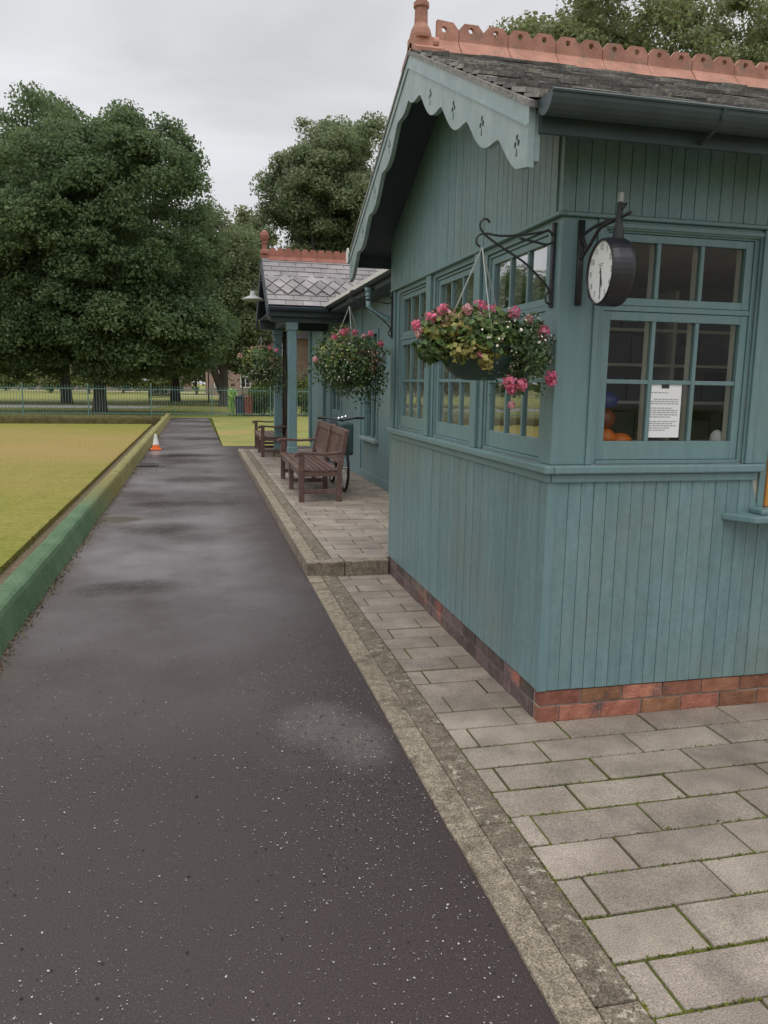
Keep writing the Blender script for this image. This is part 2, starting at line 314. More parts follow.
# ------------------------------------------------------------------ mesh builder
class MB:
    def __init__(self, f=None):
        self.v = []; self.f = []; self.map = f
    def add(self, vs, fs):
        o = len(self.v)
        if self.map: vs = [self.map(*p) for p in vs]
        self.v += [tuple(p) for p in vs]
        self.f += [tuple(i + o for i in q) for q in fs]
        return self
    def box(self, x0, x1, y0, y1, z0, z1):
        return self.add([(x0, y0, z0), (x1, y0, z0), (x1, y1, z0), (x0, y1, z0), (x0, y0, z1), (x1, y0, z1), (x1, y1, z1), (x0, y1, z1)],
                        [(0, 3, 2, 1), (4, 5, 6, 7), (0, 1, 5, 4), (1, 2, 6, 5), (2, 3, 7, 6), (3, 0, 4, 7)])
    def prism(self, pts, vec):
        n = len(pts); vec = Vector(vec)
        vs = [Vector(p) for p in pts] + [Vector(p) + vec for p in pts]
        fs = [tuple(range(n - 1, -1, -1)), tuple(range(n, 2 * n))]
        fs += [(i, (i + 1) % n, n + (i + 1) % n, n + i) for i in range(n)]
        return self.add(vs, fs)
    def bar(self, a, b, w, h, up=(0, 0, 1)):
        a = Vector(a); b = Vector(b); d = (b - a).normalized(); up = Vector(up)
        s = d.cross(up).normalized() * (w / 2); u = s.cross(d).normalized() * (h / 2)
        return self.prism([a - s - u, a + s - u, a + s + u, a - s + u], b - a)
    def tube(self, pts, r, n=8, closed=False):
        pts = [Vector(p) for p in pts]; k = len(pts)
        rs = r if isinstance(r, (list, tuple)) else [r] * k
        ref = Vector((0.13, 0.27, 0.95)).normalized(); vs = []; fs = []
        for i, p in enumerate(pts):
            if closed: t = (pts[(i + 1) % k] - pts[i - 1]).normalized()
            else: t = (pts[min(i + 1, k - 1)] - pts[max(i - 1, 0)]).normalized()
            if abs(t.dot(ref)) > 0.97: rr = Vector((1, 0.1, 0))
            else: rr = ref
            s = t.cross(rr).normalized(); u = s.cross(t)
            for j in range(n):
                a = 2 * PI * j / n
                vs.append(p + (s * math.cos(a) + u * math.sin(a)) * rs[i])
        m = k if closed else k - 1
        for i in range(m):
            for j in range(n):
                a = i * n + j; b = i * n + (j + 1) % n; i2 = (i + 1) % k
                fs.append((a, b, i2 * n + (j + 1) % n, i2 * n + j))
        if not closed:
            fs.append(tuple(range(n - 1, -1, -1))); fs.append(tuple((k - 1) * n + j for j in range(n)))
        return self.add(vs, fs)
    def lathe(self, prof, c=(0, 0, 0), n=20, axis='z', cap=True):
        vs = []; fs = []
        for r, h in prof:
            for j in range(n):
                a = 2 * PI * j / n; x, y = r * math.cos(a), r * math.sin(a)
                p = (x, y, h) if axis == 'z' else ((h, x, y) if axis == 'x' else (x, h, y))
                vs.append((p[0] + c[0], p[1] + c[1], p[2] + c[2]))
        k = len(prof)
        for i in range(k - 1):
            for j in range(n):
                fs.append((i * n + j, i * n + (j + 1) % n, (i + 1) * n + (j + 1) % n, (i + 1) * n + j))
        if cap:
            fs.append(tuple(range(n - 1, -1, -1))); fs.append(tuple((k - 1) * n + j for j in range(n)))
        return self.add(vs, fs)
    def build(self, name, mat, parent=None, smooth=False, bevel=0.0, kind=None, local=False):
        me = bpy.data.meshes.new(name)
        off = Vector((0, 0, 0))
        if parent is not None and not local:
            q = parent
            while q is not None: off += q.location; q = q.parent
        me.from_pydata([(p[0] - off.x, p[1] - off.y, p[2] - off.z) for p in self.v], [], self.f)
        me.materials.append(M[mat]); me.update()
        if smooth:
            me.polygons.foreach_set('use_smooth', [True] * len(me.polygons))
        return link(name, me, parent, bevel, kind)

def link(name, me, parent=None, bevel=0.0, kind=None):
    o = bpy.data.objects.new(name, me); COL.objects.link(o)
    if parent is not None: o.parent = parent
    if bevel > 0:
        b = o.modifiers.new('bevel', 'BEVEL'); b.width = bevel; b.segments = 2; b.limit_method = 'ANGLE'; b.angle_limit = R(40)
    if kind: o['kind'] = kind
    return o

def tag(o, label=None, cat=None, group=None, kind=None):
    if label: o['label'] = label
    if cat: o['category'] = cat
    if group: o['group'] = group
    if kind: o['kind'] = kind
    return o
def thing(name, label, cat, loc=(0, 0, 0), group=None):
    o = bpy.data.objects.new(name, None); COL.objects.link(o)
    o.location = loc; o.empty_display_size = 0.1
    return tag(o, label, cat, group)
def copy_tree(o, parent=None):
    c = o.copy(); COL.objects.link(c)
    if parent is not None: c.parent = parent
    for ch in list(o.children): copy_tree(ch, c)
    return c
def raw_mesh(name, verts, faces, mat, parent=None, kind=None):
    """quads mesh from numpy arrays (verts n*3, faces m*k)"""
    me = bpy.data.meshes.new(name)
    k = faces.shape[1]
    me.vertices.add(len(verts)); me.vertices.foreach_set('co', np.ascontiguousarray(verts, dtype=np.float32).ravel())
    me.loops.add(faces.size); me.loops.foreach_set('vertex_index', faces.ravel().astype(np.int32))
    me.polygons.add(len(faces)); me.polygons.foreach_set('loop_start', np.arange(0, faces.size, k, dtype=np.int32))
    me.update(calc_edges=True)
    me.materials.append(M[mat])
    return link(name, me, parent, 0, kind)
def outline_solid(outer, holes, depth, fn):
    """2D outline with holes, extruded; fn maps (u, v, w) to 3D. Returns verts, faces."""
    cu = bpy.data.curves.new('outline', 'CURVE'); cu.dimensions = '2D'; cu.fill_mode = 'BOTH'; cu.extrude = depth / 2
    for pts in [outer] + holes:
        s = cu.splines.new('POLY'); s.points.add(len(pts) - 1)
        for p, q in zip(s.points, pts): p.co = (q[0], q[1], 0, 1)
        s.use_cyclic_u = True
    ob = bpy.data.objects.new('outline', cu); COL.objects.link(ob)
    dg = bpy.context.evaluated_depsgraph_get()
    me = bpy.data.meshes.new_from_object(ob.evaluated_get(dg))
    vs = [fn(v.co.x, v.co.y, v.co.z) for v in me.vertices]; fs = [tuple(p.vertices) for p in me.polygons]
    bpy.data.objects.remove(ob); bpy.data.curves.remove(cu); bpy.data.meshes.remove(me)
    return vs, fs
def spline(pts, k=6):
    P = [Vector(p) for p in pts]; out = []
    for i in range(len(P) - 1):
        a, b, c, d = P[max(i - 1, 0)], P[i], P[i + 1], P[min(i + 2, len(P) - 1)]
        for j in range(k):
            t = j / k
            out.append(0.5 * ((2 * b) + (c - a) * t + (2 * a - 5 * b + 4 * c - d) * t ** 2 + (3 * b - a - 3 * c + d) * t ** 3))
    out.append(P[-1]); return out
def text_solid(s, size, fn, depth=0.0006):
    cu = bpy.data.curves.new('letters', 'FONT'); cu.body = s; cu.size = size; cu.align_x = 'CENTER'; cu.align_y = 'CENTER'; cu.extrude = depth
    ob = bpy.data.objects.new('letters', cu); COL.objects.link(ob)
    dg = bpy.context.evaluated_depsgraph_get()
    me = bpy.data.meshes.new_from_object(ob.evaluated_get(dg))
    vs = [fn(v.co.x, v.co.y, v.co.z) for v in me.vertices]; fs = [tuple(p.vertices) for p in me.polygons]
    bpy.data.objects.remove(ob); bpy.data.curves.remove(cu); bpy.data.meshes.remove(me)
    return vs, fs
def circle(cx, cy, r, n=12, ry=None):
    ry = ry or r
    return [(cx + r * math.cos(2 * PI * i / n), cy + ry * math.sin(2 * PI * i / n)) for i in range(n)]

# ------------------------------------------------------------------ leaves
def leaf_quads(P, Nrm, size, rng, aspect=0.62, fold=0.0):
    n = len(P)
    Nrm = Nrm / (np.linalg.norm(Nrm, axis=1, keepdims=True) + 1e-9)
    t = rng.normal(size=(n, 3)); t -= (t * Nrm).sum(1, keepdims=True) * Nrm
    t /= np.linalg.norm(t, axis=1, keepdims=True) + 1e-9
    b = np.cross(Nrm, t)
    s = (size * rng.uniform(0.65, 1.35, n))[:, None] / 2
    V = np.stack([P - t * s, P - b * s * aspect - t * s * 0.1 + Nrm * s * fold, P + t * s, P + b * s * aspect - t * s * 0.1 + Nrm * s * fold], 1).reshape(-1, 3)
    F = np.arange(4 * n).reshape(n, 4)
    return V, F
def unit(n, rng):
    d = rng.normal(size=(n, 3)); return d / np.linalg.norm(d, axis=1, keepdims=True)
def crown_leaves(clumps, n, size, rng, flat=0.75, up=0.3):
    """clumps: array (k,4) x y z r ; leaves sit in the outer shell of every clump"""
    k = len(clumps); w = clumps[:, 3] ** 2; idx = rng.choice(k, n, p=w / w.sum())
    d = unit(n, rng); d[:, 2] = np.where(d[:, 2] < -0.6, -d[:, 2], d[:, 2])
    rad = clumps[idx, 3] * rng.uniform(0.2, 1.36, n) ** 0.85
    P = clumps[idx, :3] + d * rad[:, None] * np.array([1, 1, flat])
    Nn = d * 0.6 + np.array([0, 0, up]) + rng.normal(size=(n, 3)) * 0.7
    return leaf_quads(P, Nn, size, rng)
def make_crown_clumps(c, rad, k, r, rng, lump=0.18, inner=0.25, bottom=-0.75, shape=None):
    out = []
    ph = rng.uniform(0, 6.28, 6)
    while len(out) < k:
        d = unit(1, rng)[0]
        if d[2] < bottom: continue
        az = math.atan2(d[1], d[0])
        l = 1 + lump * (math.sin(3 * az + ph[0]) * 0.5 + math.sin(5 * az + ph[1] + 3 * d[2]) * 0.35 + math.sin(4 * d[2] + 2 * az + ph[2]) * 0.5)
        f = rng.uniform(0.80, 1.0) if rng.random() > inner else rng.uniform(0.3, 0.8)
        p = np.array(c) + d * np.array(rad) * f * l
        if shape is not None:
            q = shape(p)
            if q is None: continue
            p = q
        out.append((*p, r * rng.uniform(0.65, 1.3)))
    return np.array(out)

def make_tree(name, label, base, trunk_r, crowns, mat, n_leaves, leaf, seed, limb_z=2.5, lean=(0, 0), group=None, n_limbs=10, flare=1.7, forks=()):
    rng = np.random.default_rng(seed)
    t = thing(name, label, 'tree', base, group)
    bx, by, bz = base
    allc = np.concatenate([make_crown_clumps(*c, rng=rng, **kw) for c, kw in crowns])
    top = crowns[0][0][0]
    m = MB()
    H = top[2]
    pts = []; rs = []
    for i in range(9):
        f = i / 8
        pts.append((bx + lean[0] * f + (top[0] - bx - lean[0]) * f ** 2 * 0.8 + 0.06 * math.sin(5 * f + seed), by + lean[1] * f + (top[1] - by) * f ** 2 * 0.8, bz - 0.1 + (H - bz) * f))
        rs.append(trunk_r * (1 - 0.75 * f) * (flare if i == 0 else 1))
    pts.insert(1, tuple(np.array(pts[0]) * 0.88 + np.array(pts[1]) * 0.12)); rs.insert(1, trunk_r * 1.12)
    m.tube(pts, rs, 12)
    sel = rng.choice(len(allc), min(n_limbs, len(allc)), replace=False)
    for s in sel:
        e = allc[s, :3]; f = rng.uniform(0.15, 0.55)
        i = min(int(f * 8) + 2, len(pts) - 2); p0 = np.array(pts[i]); mid = (p0 + e) / 2 + np.array([0, 0, 0.4])
        r0 = rs[i] * 0.5
        m.tube([p0, p0 * 0.5 + mid * 0.5, mid, mid * 0.4 + e * 0.6], [r0, r0 * 0.8, r0 * 0.55, r0 * 0.25], 7)
    for fk in forks: m.tube(fk[0], fk[1], 8)
    m.build('trunk', 'bark', t, smooth=True)
    V, F = crown_leaves(allc, n_leaves, leaf, rng)
    raw_mesh('crown', V - np.array(base), F, mat, t)
    return t

# =================================================================== SETTING
MB().box(-300, 300, -60, 500, -0.40, -0.15).build('ground', 'park', kind='structure')
MB().box(-60, -1.70, -20, 30.9, -0.149, 0.0).build('bowling_green', 'green', kind='structure')
MB().box(-1.70, -1.37, -20, 31.0, -0.149, -0.060).build('ditch', 'soil', kind='structure')
m = MB(); m.box(-300, 300, 36.6, 480, -0.149, -0.010); m.box(0.60, 40, 20.45, 36.6, -0.149, -0.010); m.box(-60, -1.45, 31.45, 36.6, -0.149, -0.010); m.box(8.0, 60, -20, 20.45, -0.149, -0.010)
m.build('lawn', 'lawn', kind='structure')
# worn ragged turf lip along the ditch
rng = np.random.default_rng(3)
m = MB()
P = np.stack([rng.uniform(-1.725, -1.68, 7000), rng.uniform(2.0, 31, 7000) , rng.uniform(-0.06, 0.004, 7000)], 1)
P[:, 1] = 2.0 + 29 * rng.uniform(0, 1, 7000) ** 1.6
V, F = leaf_quads(P, rng.normal(size=(7000, 3)) + np.array([0.8, 0, 0.5]), 0.022, rng, 0.35)
M['turf_edge'] = material('dry turf edge', (0.10, 0.090, 0.035), (0.16, 0.14, 0.06), 8, 1.0, island=0.4, spec=0.1)
tag(raw_mesh('turf_edge', V, F, 'turf_edge', kind='stuff'), 'ragged brown turf edge along the ditch of the bowling green', 'turf edge')

# path (several flush sheets butted end to end)
m = MB()
def sheet(m, x0, x1, y0, y1, z, nx=1, ny=1):
    for i in range(nx):
        for j in range(ny):
            a, b = x0 + (x1 - x0) * i / nx, x0 + (x1 - x0) * (i + 1) / nx
            c, d = y0 + (y1 - y0) * j / ny, y0 + (y1 - y0) * (j + 1) / ny
            m.add([(a, c, z), (b, c, z), (b, d, z), (a, d, z)], [(0, 1, 2, 3)])
m.box(-1.30, 0.87, -8, 18.06, -0.149, 0.0)
m.box(-1.30, 8.0, 18.06, 20.42, -0.149, 0.0)
m.prism([(-1.30, 20.42, -0.149), (0.575, 20.42, -0.149), (0.43, 36.55, -0.149), (-1.30, 36.55, -0.149)], (0, 0, 0.149))
m.build('path', 'tarmac', kind='structure')

# green kerb bank between the path and the bowling green
def kerb_profile(y0, y1, grow=0.0, seg=40, seed=0):
    prof = [(-1.160, -0.10), (-1.165, 0.0), (-1.188, 0.075), (-1.212, 0.155), (-1.226, 0.184), (-1.250, 0.197), (-1.33, 0.200), (-1.365, 0.190), (-1.378, 0.15), (-1.385, -0.10)]
    rr = random.Random(seed); mb = MB(); vs = []; fs = []
    cx, cz = -1.28, 0.08
    n = len(prof)
    for i in range(seg + 1):
        y = y0 + (y1 - y0) * i / seg; w = rr.uniform(-0.005, 0.005); h = rr.uniform(-0.004, 0.004)
        for px, pz in prof:
            k = 1 + grow / 0.12
            vs.append((cx + (px - cx) * k + w, y, cz + (pz - cz) * (1 + grow / 0.13) + (h if pz > 0 else 0)))
    for i in range(seg):
        for j in range(n - 1):
            a = i * n + j; fs.append((a, a + n, a + n + 1, a + 1))
    fs.append(tuple(range(n))); fs.append(tuple(seg * n + j for j in range(n - 1, -1, -1)))
    return mb.add(vs, fs)
kerb_profile(12.4, 36.4, 0, 100, 1).build('kerb', 'mosskerb', kind='structure')
kerb_profile(-6.0, 12.6, 0.004, 100, 2).build('turf_mat', 'turf_mat')
tag(bpy.data.objects['turf_mat'], 'bright green matting covering the near stretch of the raised kerb beside the ditch', 'matting')
# debris at the foot of the kerb
rng = np.random.default_rng(11)
n = 3000
P = np.stack([-1.165 + np.abs(rng.normal(0, 0.035, n)), 3 + 22 * rng.uniform(0, 1, n) ** 2.2, rng.uniform(0.002, 0.016, n)], 1)
V, F = leaf_quads(P, rng.normal(size=(n, 3)) * 0.6 + np.array([0, 0, 1]), 0.022, rng, 0.5)
tag(raw_mesh('leaf_litter', V, F, 'soil', kind='stuff'), 'brown debris gathered along the foot of the green kerb', 'debris')
# bank at the far end of the green
m = MB(); rr = random.Random(5); seg = 60; vs = []; fs = []
prof = [(30.95, -0.14), (30.97, 0.18), (31.03, 0.27), (31.12, 0.30), (31.35, 0.30), (31.45, 0.22), (31.46, -0.14)]
for i in range(seg + 1):
    x = -60 + (60 - 1.40) * i / seg; h = rr.uniform(-0.02, 0.02)
    for y, z in prof: vs.append((x, y + h * 0.5, z + (h if z > 0 else 0)))
for i in range(seg):
    for j in range(6):
        a = i * 7 + j; fs.append((a, a + 1, a + 8, a + 7))
fs.append(tuple(range(6, -1, -1))); fs.append(tuple(seg * 7 + j for j in range(7)))
m.add(vs, fs).build('bank', 'hedgebank', kind='structure', smooth=True)

# grit and petals scattered over the wet path
rng = np.random.default_rng(21)
n = 120000
y = 1.2 + 14 * rng.uniform(0, 1, n) ** 1.35
x = rng.uniform(-1.1, 0.86, n)
w = 0.30 + 0.60 * np.exp(-((x - 0.62) / 0.32) ** 2) * np.exp(-((y - 3.6) / 1.6) ** 2) * 1.6 + 0.35 * (np.sin(x * 3.1 + y * 1.7) * np.sin(y * 0.9 - x * 2.2) > 0.25)
keep = rng.random(n) < w * 0.55
x, y = x[keep], y[keep]; k = len(x)
P = np.stack([x, y, np.full(k, 0.0035)], 1)
sz = 0.0023 + 0.0068 * rng.uniform(0, 1, k) ** 4.6
Nn = np.array([0, 0, 1]) + rng.normal(size=(k, 3)) * 0.18
V, F = leaf_quads(P, Nn, sz, rng, 0.7)
dark = rng.random(k) < 0.20
V = V.reshape(-1, 4, 3); cen = V.mean(1, keepdims=True); V = np.where(dark[:, None, None], cen + (V - cen) * 1.45, V).reshape(-1, 3)
Fw = F[~dark]; Fd = F[dark]
M['grit'] = material('pale petals and grit', (0.33, 0.31, 0.285), None, rough=0.8, island=0.45, hue=0.03)
M['griddark'] = material('dark grit', (0.012, 0.011, 0.012), None, rough=0.6, island=0.3)
tag(raw_mesh('petal_litter', V, Fw, 'grit', kind='stuff'), 'pale fallen petals and grit scattered over the dark path', 'petal litter')
tag(raw_mesh('grit', V, Fd, 'griddark', kind='stuff'), 'black specks of grit scattered over the path', 'grit')

# edging strips and pavement beside the path
def strips(m, x0, x1, y0, y1, z0, z1, L, jit, rr, gap=0.006):
    y = y0
    while y < y1 - 0.02:
        l = min(L * rr.uniform(0.96, 1.04), y1 - y); dx = rr.uniform(-jit, jit); dz = rr.uniform(-jit, jit) * 0.5
        m.box(x0 + dx, x1, y + gap / 2, y + l - gap / 2, z0, z1 + dz); y += l
rr = random.Random(4)
m = MB(); strips(m, 0.868, 0.985, -3, 6.43, -0.1, 0.012, 0.915, 0.003, rr); m.build('edging', 'kerbstone', kind='structure', bevel=0.008)
m = MB(); strips(m, 0.987, 1.112, -3, 6.43, -0.1, 0.010, 0.915, 0.002, rr); m.build('channel', 'kerbdark', kind='structure', bevel=0.006)
m = MB(); sheet(m, 1.105, 8.0, -3, 6.43, -0.006); m.build('mossy_joints', 'joint', kind='structure')
def paving(m, x0, x1, y_first, pitch, y0, y1, z, rr, L=0.452, skip=None, gap=0.010):
    k = math.floor((y0 - y_first) / pitch)
    while True:
        ya = y_first + k * pitch; yb = ya + pitch; k += 1
        if ya >= y1: break
        ya2, yb2 = max(ya, y0), min(yb, y1)
        if yb2 - ya2 < 0.02: continue
        xs = [x0]
        first = rr.choice([0.085, 0.10]) if k % 2 else L * rr.choice([0.72, 0.8])
        cx = x0 + first
        while cx < x1 - 0.03: xs.append(cx); cx += L
        xs.append(x1)
        for a, b in zip(xs[:-1], xs[1:]):
            c, d = a, b
            if skip:
                sx0, sy0, sy1 = skip
                if yb2 > sy0 + 0.01 and ya2 < sy1 - 0.01:
                    if c >= sx0 - 0.02: continue
                    d = min(d, sx0 - 0.001)
            dz = rr.uniform(-0.0025, 0.0025); t = rr.uniform(-0.002, 0.002)
            g = gap / 2 * rr.uniform(0.7, 1.3)
            m.add([(c + g, ya2 + g, z - 0.05), (d - g, ya2 + g, z - 0.05), (d - g, yb2 - g, z - 0.05), (c + g, yb2 - g, z - 0.05),
                   (c + g, ya2 + g, z + dz), (d - g, ya2 + g, z + dz + t), (d - g, yb2 - g, z + dz + t), (c + g, yb2 - g, z + dz)],
                  [(0, 3, 2, 1), (4, 5, 6, 7), (0, 1, 5, 4), (1, 2, 6, 5), (2, 3, 7, 6), (3, 0, 4, 7)])
m = MB(); paving(m, 1.118, 7.99, 1.594, 0.1955, -2.9, 6.42, 0.0, random.Random(8), skip=(1.60, 3.36, 6.6)); m.build('pavement', 'slab', kind='structure', bevel=0.004)
rng = np.random.default_rng(61)
n = 11000
row = rng.integers(-3, 9, n); x = 1.118 + 2.6 * rng.uniform(0, 1, n)
P = np.stack([x, 1.594 + 0.1955 * row + rng.normal(0, 0.0042, n), np.full(n, 0.0)], 1)
along = rng.random(n) < 0.22
P[along, 0] = 1.115 + rng.normal(0, 0.005, along.sum()); P[along, 1] = 1.0 + 4.5 * rng.uniform(0, 1, along.sum()) ** 1.5
wgt = np.exp(-np.maximum(P[:, 1] - 1.9, 0) / 0.9) * (0.35 + 0.65 * (np.sin(P[:, 0] * 9 + P[:, 1] * 13) * np.sin(P[:, 0] * 4.3 - P[:, 1] * 7) > -0.1))
P = P[rng.random(n) < wgt]; P[:, 2] = rng.uniform(-0.006, 0.0025, len(P))
V, F = leaf_quads(P, rng.normal(size=(len(P), 3)) * 0.6 + np.array([0, 0, 1]), 0.010, rng, 0.8)
M['moss'] = material('moss', (0.085, 0.105, 0.018), (0.13, 0.14, 0.03), 6, 1.0, island=0.35, spec=0.1)
tag(raw_mesh('moss', V, F, 'moss', kind='stuff'), 'bright green moss growing in the joints of the near paving slabs', 'moss')
# raised terrace in front of the pavilion
m = MB(); m.box(0.875, 8.0, 6.56, 18.04, -0.1, 0.113); m.build('terrace', 'joint', kind='structure')
rr = random.Random(9)
m = MB(); strips(m, 0.868, 0.980, 6.55, 18.06, -0.1, 0.124, 0.915, 0.002, rr)
for a, b in ((0.868, 1.19), (1.196, 1.578)): m.box(a, b, 6.43, 6.548, -0.1, 0.124)
m.build('terrace_edging', 'kerbstone', kind='structure', bevel=0.010)
m = MB(); strips(m, 0.984, 1.095, 6.552, 18.05, 0.0, 0.121, 0.45, 0.002, rr); m.build('terrace_channel', 'kerbdark', kind='structure', bevel=0.005)
m = MB(); paving(m, 1.10, 7.9, 6.552, 0.1955, 6.552, 18.04, 0.120, random.Random(10)); m.build('terrace_paving', 'slab', kind='structure', bevel=0.004)
# park paths and the road beyond the railings
m = MB()
m.prism([(-40, 47.5, -0.0061), (-3.2, 48.5, -0.0061), (-2.0, 52.5, -0.0061), (-40, 56.0, -0.0061)], (0, 0, 0.004))
m.box(-80, 60, 118, 122, -0.0061, -0.002); m.box(-2.0, 40, 92, 95, -0.0061, -0.002)
m.build('park_path', 'parkpath', kind='structure')

# =================================================================== BOOTH
BX, BY, BX2, BY2 = 1.590, 3.362, 5.20, 6.47
RY, RZ, EY, EZ = 4.86, 3.535, 3.015, 2.672       # ridge and eave of the roof underside
SL = (RZ - EZ) / (RY - EY)
def roof_z(y): return RZ - abs(y - RY) * SL
booth = thing('ticket_booth', 'teal boarded booth with red crested ridge, scalloped bargeboard and sash windows, nearest building', 'booth', (BX, BY, 0))
# brick plinth
m = MB(); m.box(BX + 0.001, BX2 - 0.006, BY + 0.001, BY2 - 0.006, -0.12, 0.150); plinth = m.build('brick_plinth', 'mortar', booth)
m = MB(); mb = MB(); rr = random.Random(2)
for row, (z0, z1) in enumerate(((-0.02, 0.071), (0.080, 0.152))):
    for face in (0, 1):
        s0 = BX - 0.004 if face == 0 else BY - 0.004; s1 = BX2 + 0.02 if face == 0 else BY2 + 0.02
        c = s0; first = True
        pat = [0.225, 0.225, 0.112] if row else [0.112, 0.225, 0.225]
        i = 0
        while c < s1 - 0.02:
            l = min(pat[i % 3] if i < 2 else rr.choice([0.225, 0.225, 0.225, 0.112]), s1 - c); i += 1
            p = rr.uniform(0.0, 0.004)
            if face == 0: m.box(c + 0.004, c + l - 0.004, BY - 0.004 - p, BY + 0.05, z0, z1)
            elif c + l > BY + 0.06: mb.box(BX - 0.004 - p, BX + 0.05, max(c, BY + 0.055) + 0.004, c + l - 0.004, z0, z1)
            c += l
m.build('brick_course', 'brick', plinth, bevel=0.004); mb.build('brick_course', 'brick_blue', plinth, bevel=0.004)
# boarded walls: every board a thin box in front of a backing sheet
def fl(u, w, v): return (BX - w, u, v)           # left wall: u along Y
def ff(u, w, v): return (u, BY - w, v)           # front wall: u along X
def boards(m, u0, u1, pitch, v0, v1fn, w=0.012, gap=0.004, rr=random):
    u = u0
    while u < u1 - 0.005:
        e = min(u + pitch, u1)
        a, b = u + gap / 2, e - gap / 2
        va, vb = v1fn(a), v1fn(b); ww = w + rr.uniform(-0.0012, 0.0012)
        m.add([(a, -0.02, v0), (b, -0.02, v0), (b, ww, v0), (a, ww, v0), (a, -0.02, va), (b, -0.02, vb), (b, ww, vb), (a, ww, va)],
              [(0, 1, 2, 3), (7, 6, 5, 4), (3, 2, 6, 7), (1, 0, 4, 5), (2, 1, 5, 6), (0, 3, 7, 4)])
        u = e
rr = random.Random(12)
m = MB(fl); boards(m, BY + 0.01, BY2, 0.066, 0.158, lambda u: 1.215, gap=0.0012, rr=rr); wl = m.build('wall', 'teal_board', booth, bevel=0.0008)
m = MB(fl); boards(m, BY + 0.012, BY2, 0.066, 2.384, lambda u: roof_z(u) - 0.004, w=0.028, gap=0.003, rr=rr); m.build('gable', 'teal_board', booth, bevel=0.0015)
m = MB(ff); boards(m, BX + 0.028, BX2, 0.0655, 0.158, lambda u: 1.215 if u < 2.73 else (0.98 if u < 4.352 else 2.366), gap=0.0022, rr=rr); wf = m.build('wall', 'teal_board', booth, bevel=0.0015)
m = MB(ff); boards(m, BX - 0.022, BX2, 0.0655, 2.384, lambda u: 2.775, w=0.028, gap=0.003, rr=rr); m.build('frieze', 'teal_board', booth, bevel=0.0015)
# backing walls (inside face) with window openings
m = MB()
LW = [(3.490, 4.285), (4.480, 5.280), (5.470, 6.270)]      # left window openings along Y
FWX = (1.803, 2.607)                                          # front window opening
HX = (2.800, 4.30)                                             # serving hatch
th = 0.07
def back(m, fn, spans, v0, v1):
    b = MB(fn)
    for a, c in spans: b.box(a, c, -th, -0.0075, v0, v1)
    m.v += [] ; o = len(m.v); m.v += b.v; m.f += [tuple(i + o for i in q) for q in b.f]
back(m, fl, [(BY + 0.003, BY2)], 0.16, 1.262); back(m, fl, [(BY + 0.003, BY2)], 2.345, 2.79)
sp = [BY + 0.003] + [q for w in LW for q in w] + [BY2]
back(m, fl, list(zip(sp[0::2], sp[1::2])), 1.262, 2.345)
back(m, ff, [(BX + th + 0.002, BX2)], 0.16, 1.03); back(m, ff, [(BX + th + 0.002, BX2)], 2.345, 2.79)
back(m, ff, [(BX + th + 0.002, FWX[0]), (FWX[1], HX[0]), (HX[1], BX2)], 1.03, 2.345); back(m, ff, [(FWX[0], FWX[1])], 1.03, 1.262)
m.box(BX2 - th, BX2 - 0.001, BY + 0.075, BY2 - 0.075, 0.16, 2.79); m.box(BX + 0.075, BX2, BY2 - th, BY2 - 0.001, 0.16, 2.79)
m.build('inner_wall', 'interior', booth)
# gable triangle backing and far gable
for x in (BX + 0.005, BX2 - 0.05):
    m = MB(); m.prism([(x, BY + 0.08, 2.791), (x, BY2 - 0.08, 2.791), (x, RY, RZ - 0.03)], (0.045, 0, 0)); m.build('gable_backing', 'teal_soffit_shade', booth)
MB().box(BX + 0.075, BX2 - 0.075, BY + 0.075, BY2 - 0.075, 0.10, 0.16).build('floor', 'wood', booth)
MB().box(BX + 0.075, BX2 - 0.075, BY + 0.075, BY2 - 0.075, 2.50, 2.53).build('ceiling', 'interior', booth)
# outside faces of rear and right walls
fr_ = lambda u, w, v: (BX2 + w, u, v)
m = MB(fr_); boards(m, BY, BY2, 0.066, 0.158, lambda u: roof_z(u) - 0.004, rr=rr); m.build('wall', 'teal_board', booth)
m = MB(lambda u, w, v: (u, BY2 + w, v)); boards(m, BX, BX2, 0.066, 0.158, lambda u: 2.80, rr=rr); m.build('wall', 'teal_board', booth)
# corner boards, sill, head rail
m = MB(); m.box(BX - 0.016, BX + 0.03, BY - 0.016, BY + 0.008, 0.156, 1.213); m.build('corner_board', 'teal', booth, bevel=0.003)
m = MB()
for a, c in ((BY - 0.05, BY2 + 0.02),):
    m.prism([(BX - 0.050, a, 1.222), (BX - 0.050, c, 1.222), (BX + 0.0, c, 1.222), (BX + 0.0, a, 1.222)], (0, 0, 0.040))
m.prism([(BX + 0.0, BY - 0.050, 1.222), (2.712, BY - 0.050, 1.222), (2.712, BY, 1.222), (BX + 0.0, BY, 1.222)], (0, 0, 0.040))
m.build('sill', 'teal', booth, bevel=0.008)
m = MB(); m.box(BX - 0.026, BX - 0.004, BY - 0.024, BY2, 1.180, 1.2205); m.box(BX - 0.003, 2.69, BY - 0.026, BY - 0.004, 1.180, 1.2205); m.build('sill_moulding', 'teal', booth, bevel=0.006)
m = MB(); m.box(BX - 0.034, BX - 0.0005, BY - 0.034, BY2, 2.366, 2.383); m.box(BX - 0.0, 2.73, BY - 0.034, BY - 0.0005, 2.366, 2.383)
m.build('drip_rail', 'teal', booth, bevel=0.004)
# painted sheathing behind the frame boards
for fn, spans in ((fl, list(zip(sp[0::2], sp[1::2]))), (ff, [(BX + 0.003, FWX[0]), (FWX[1], HX[0] - 0.047)])):
    for a, c in spans: MB(fn).box(a, c, -0.0070, -0.0025, 1.263, 2.364).build('sheathing', 'teal', booth)
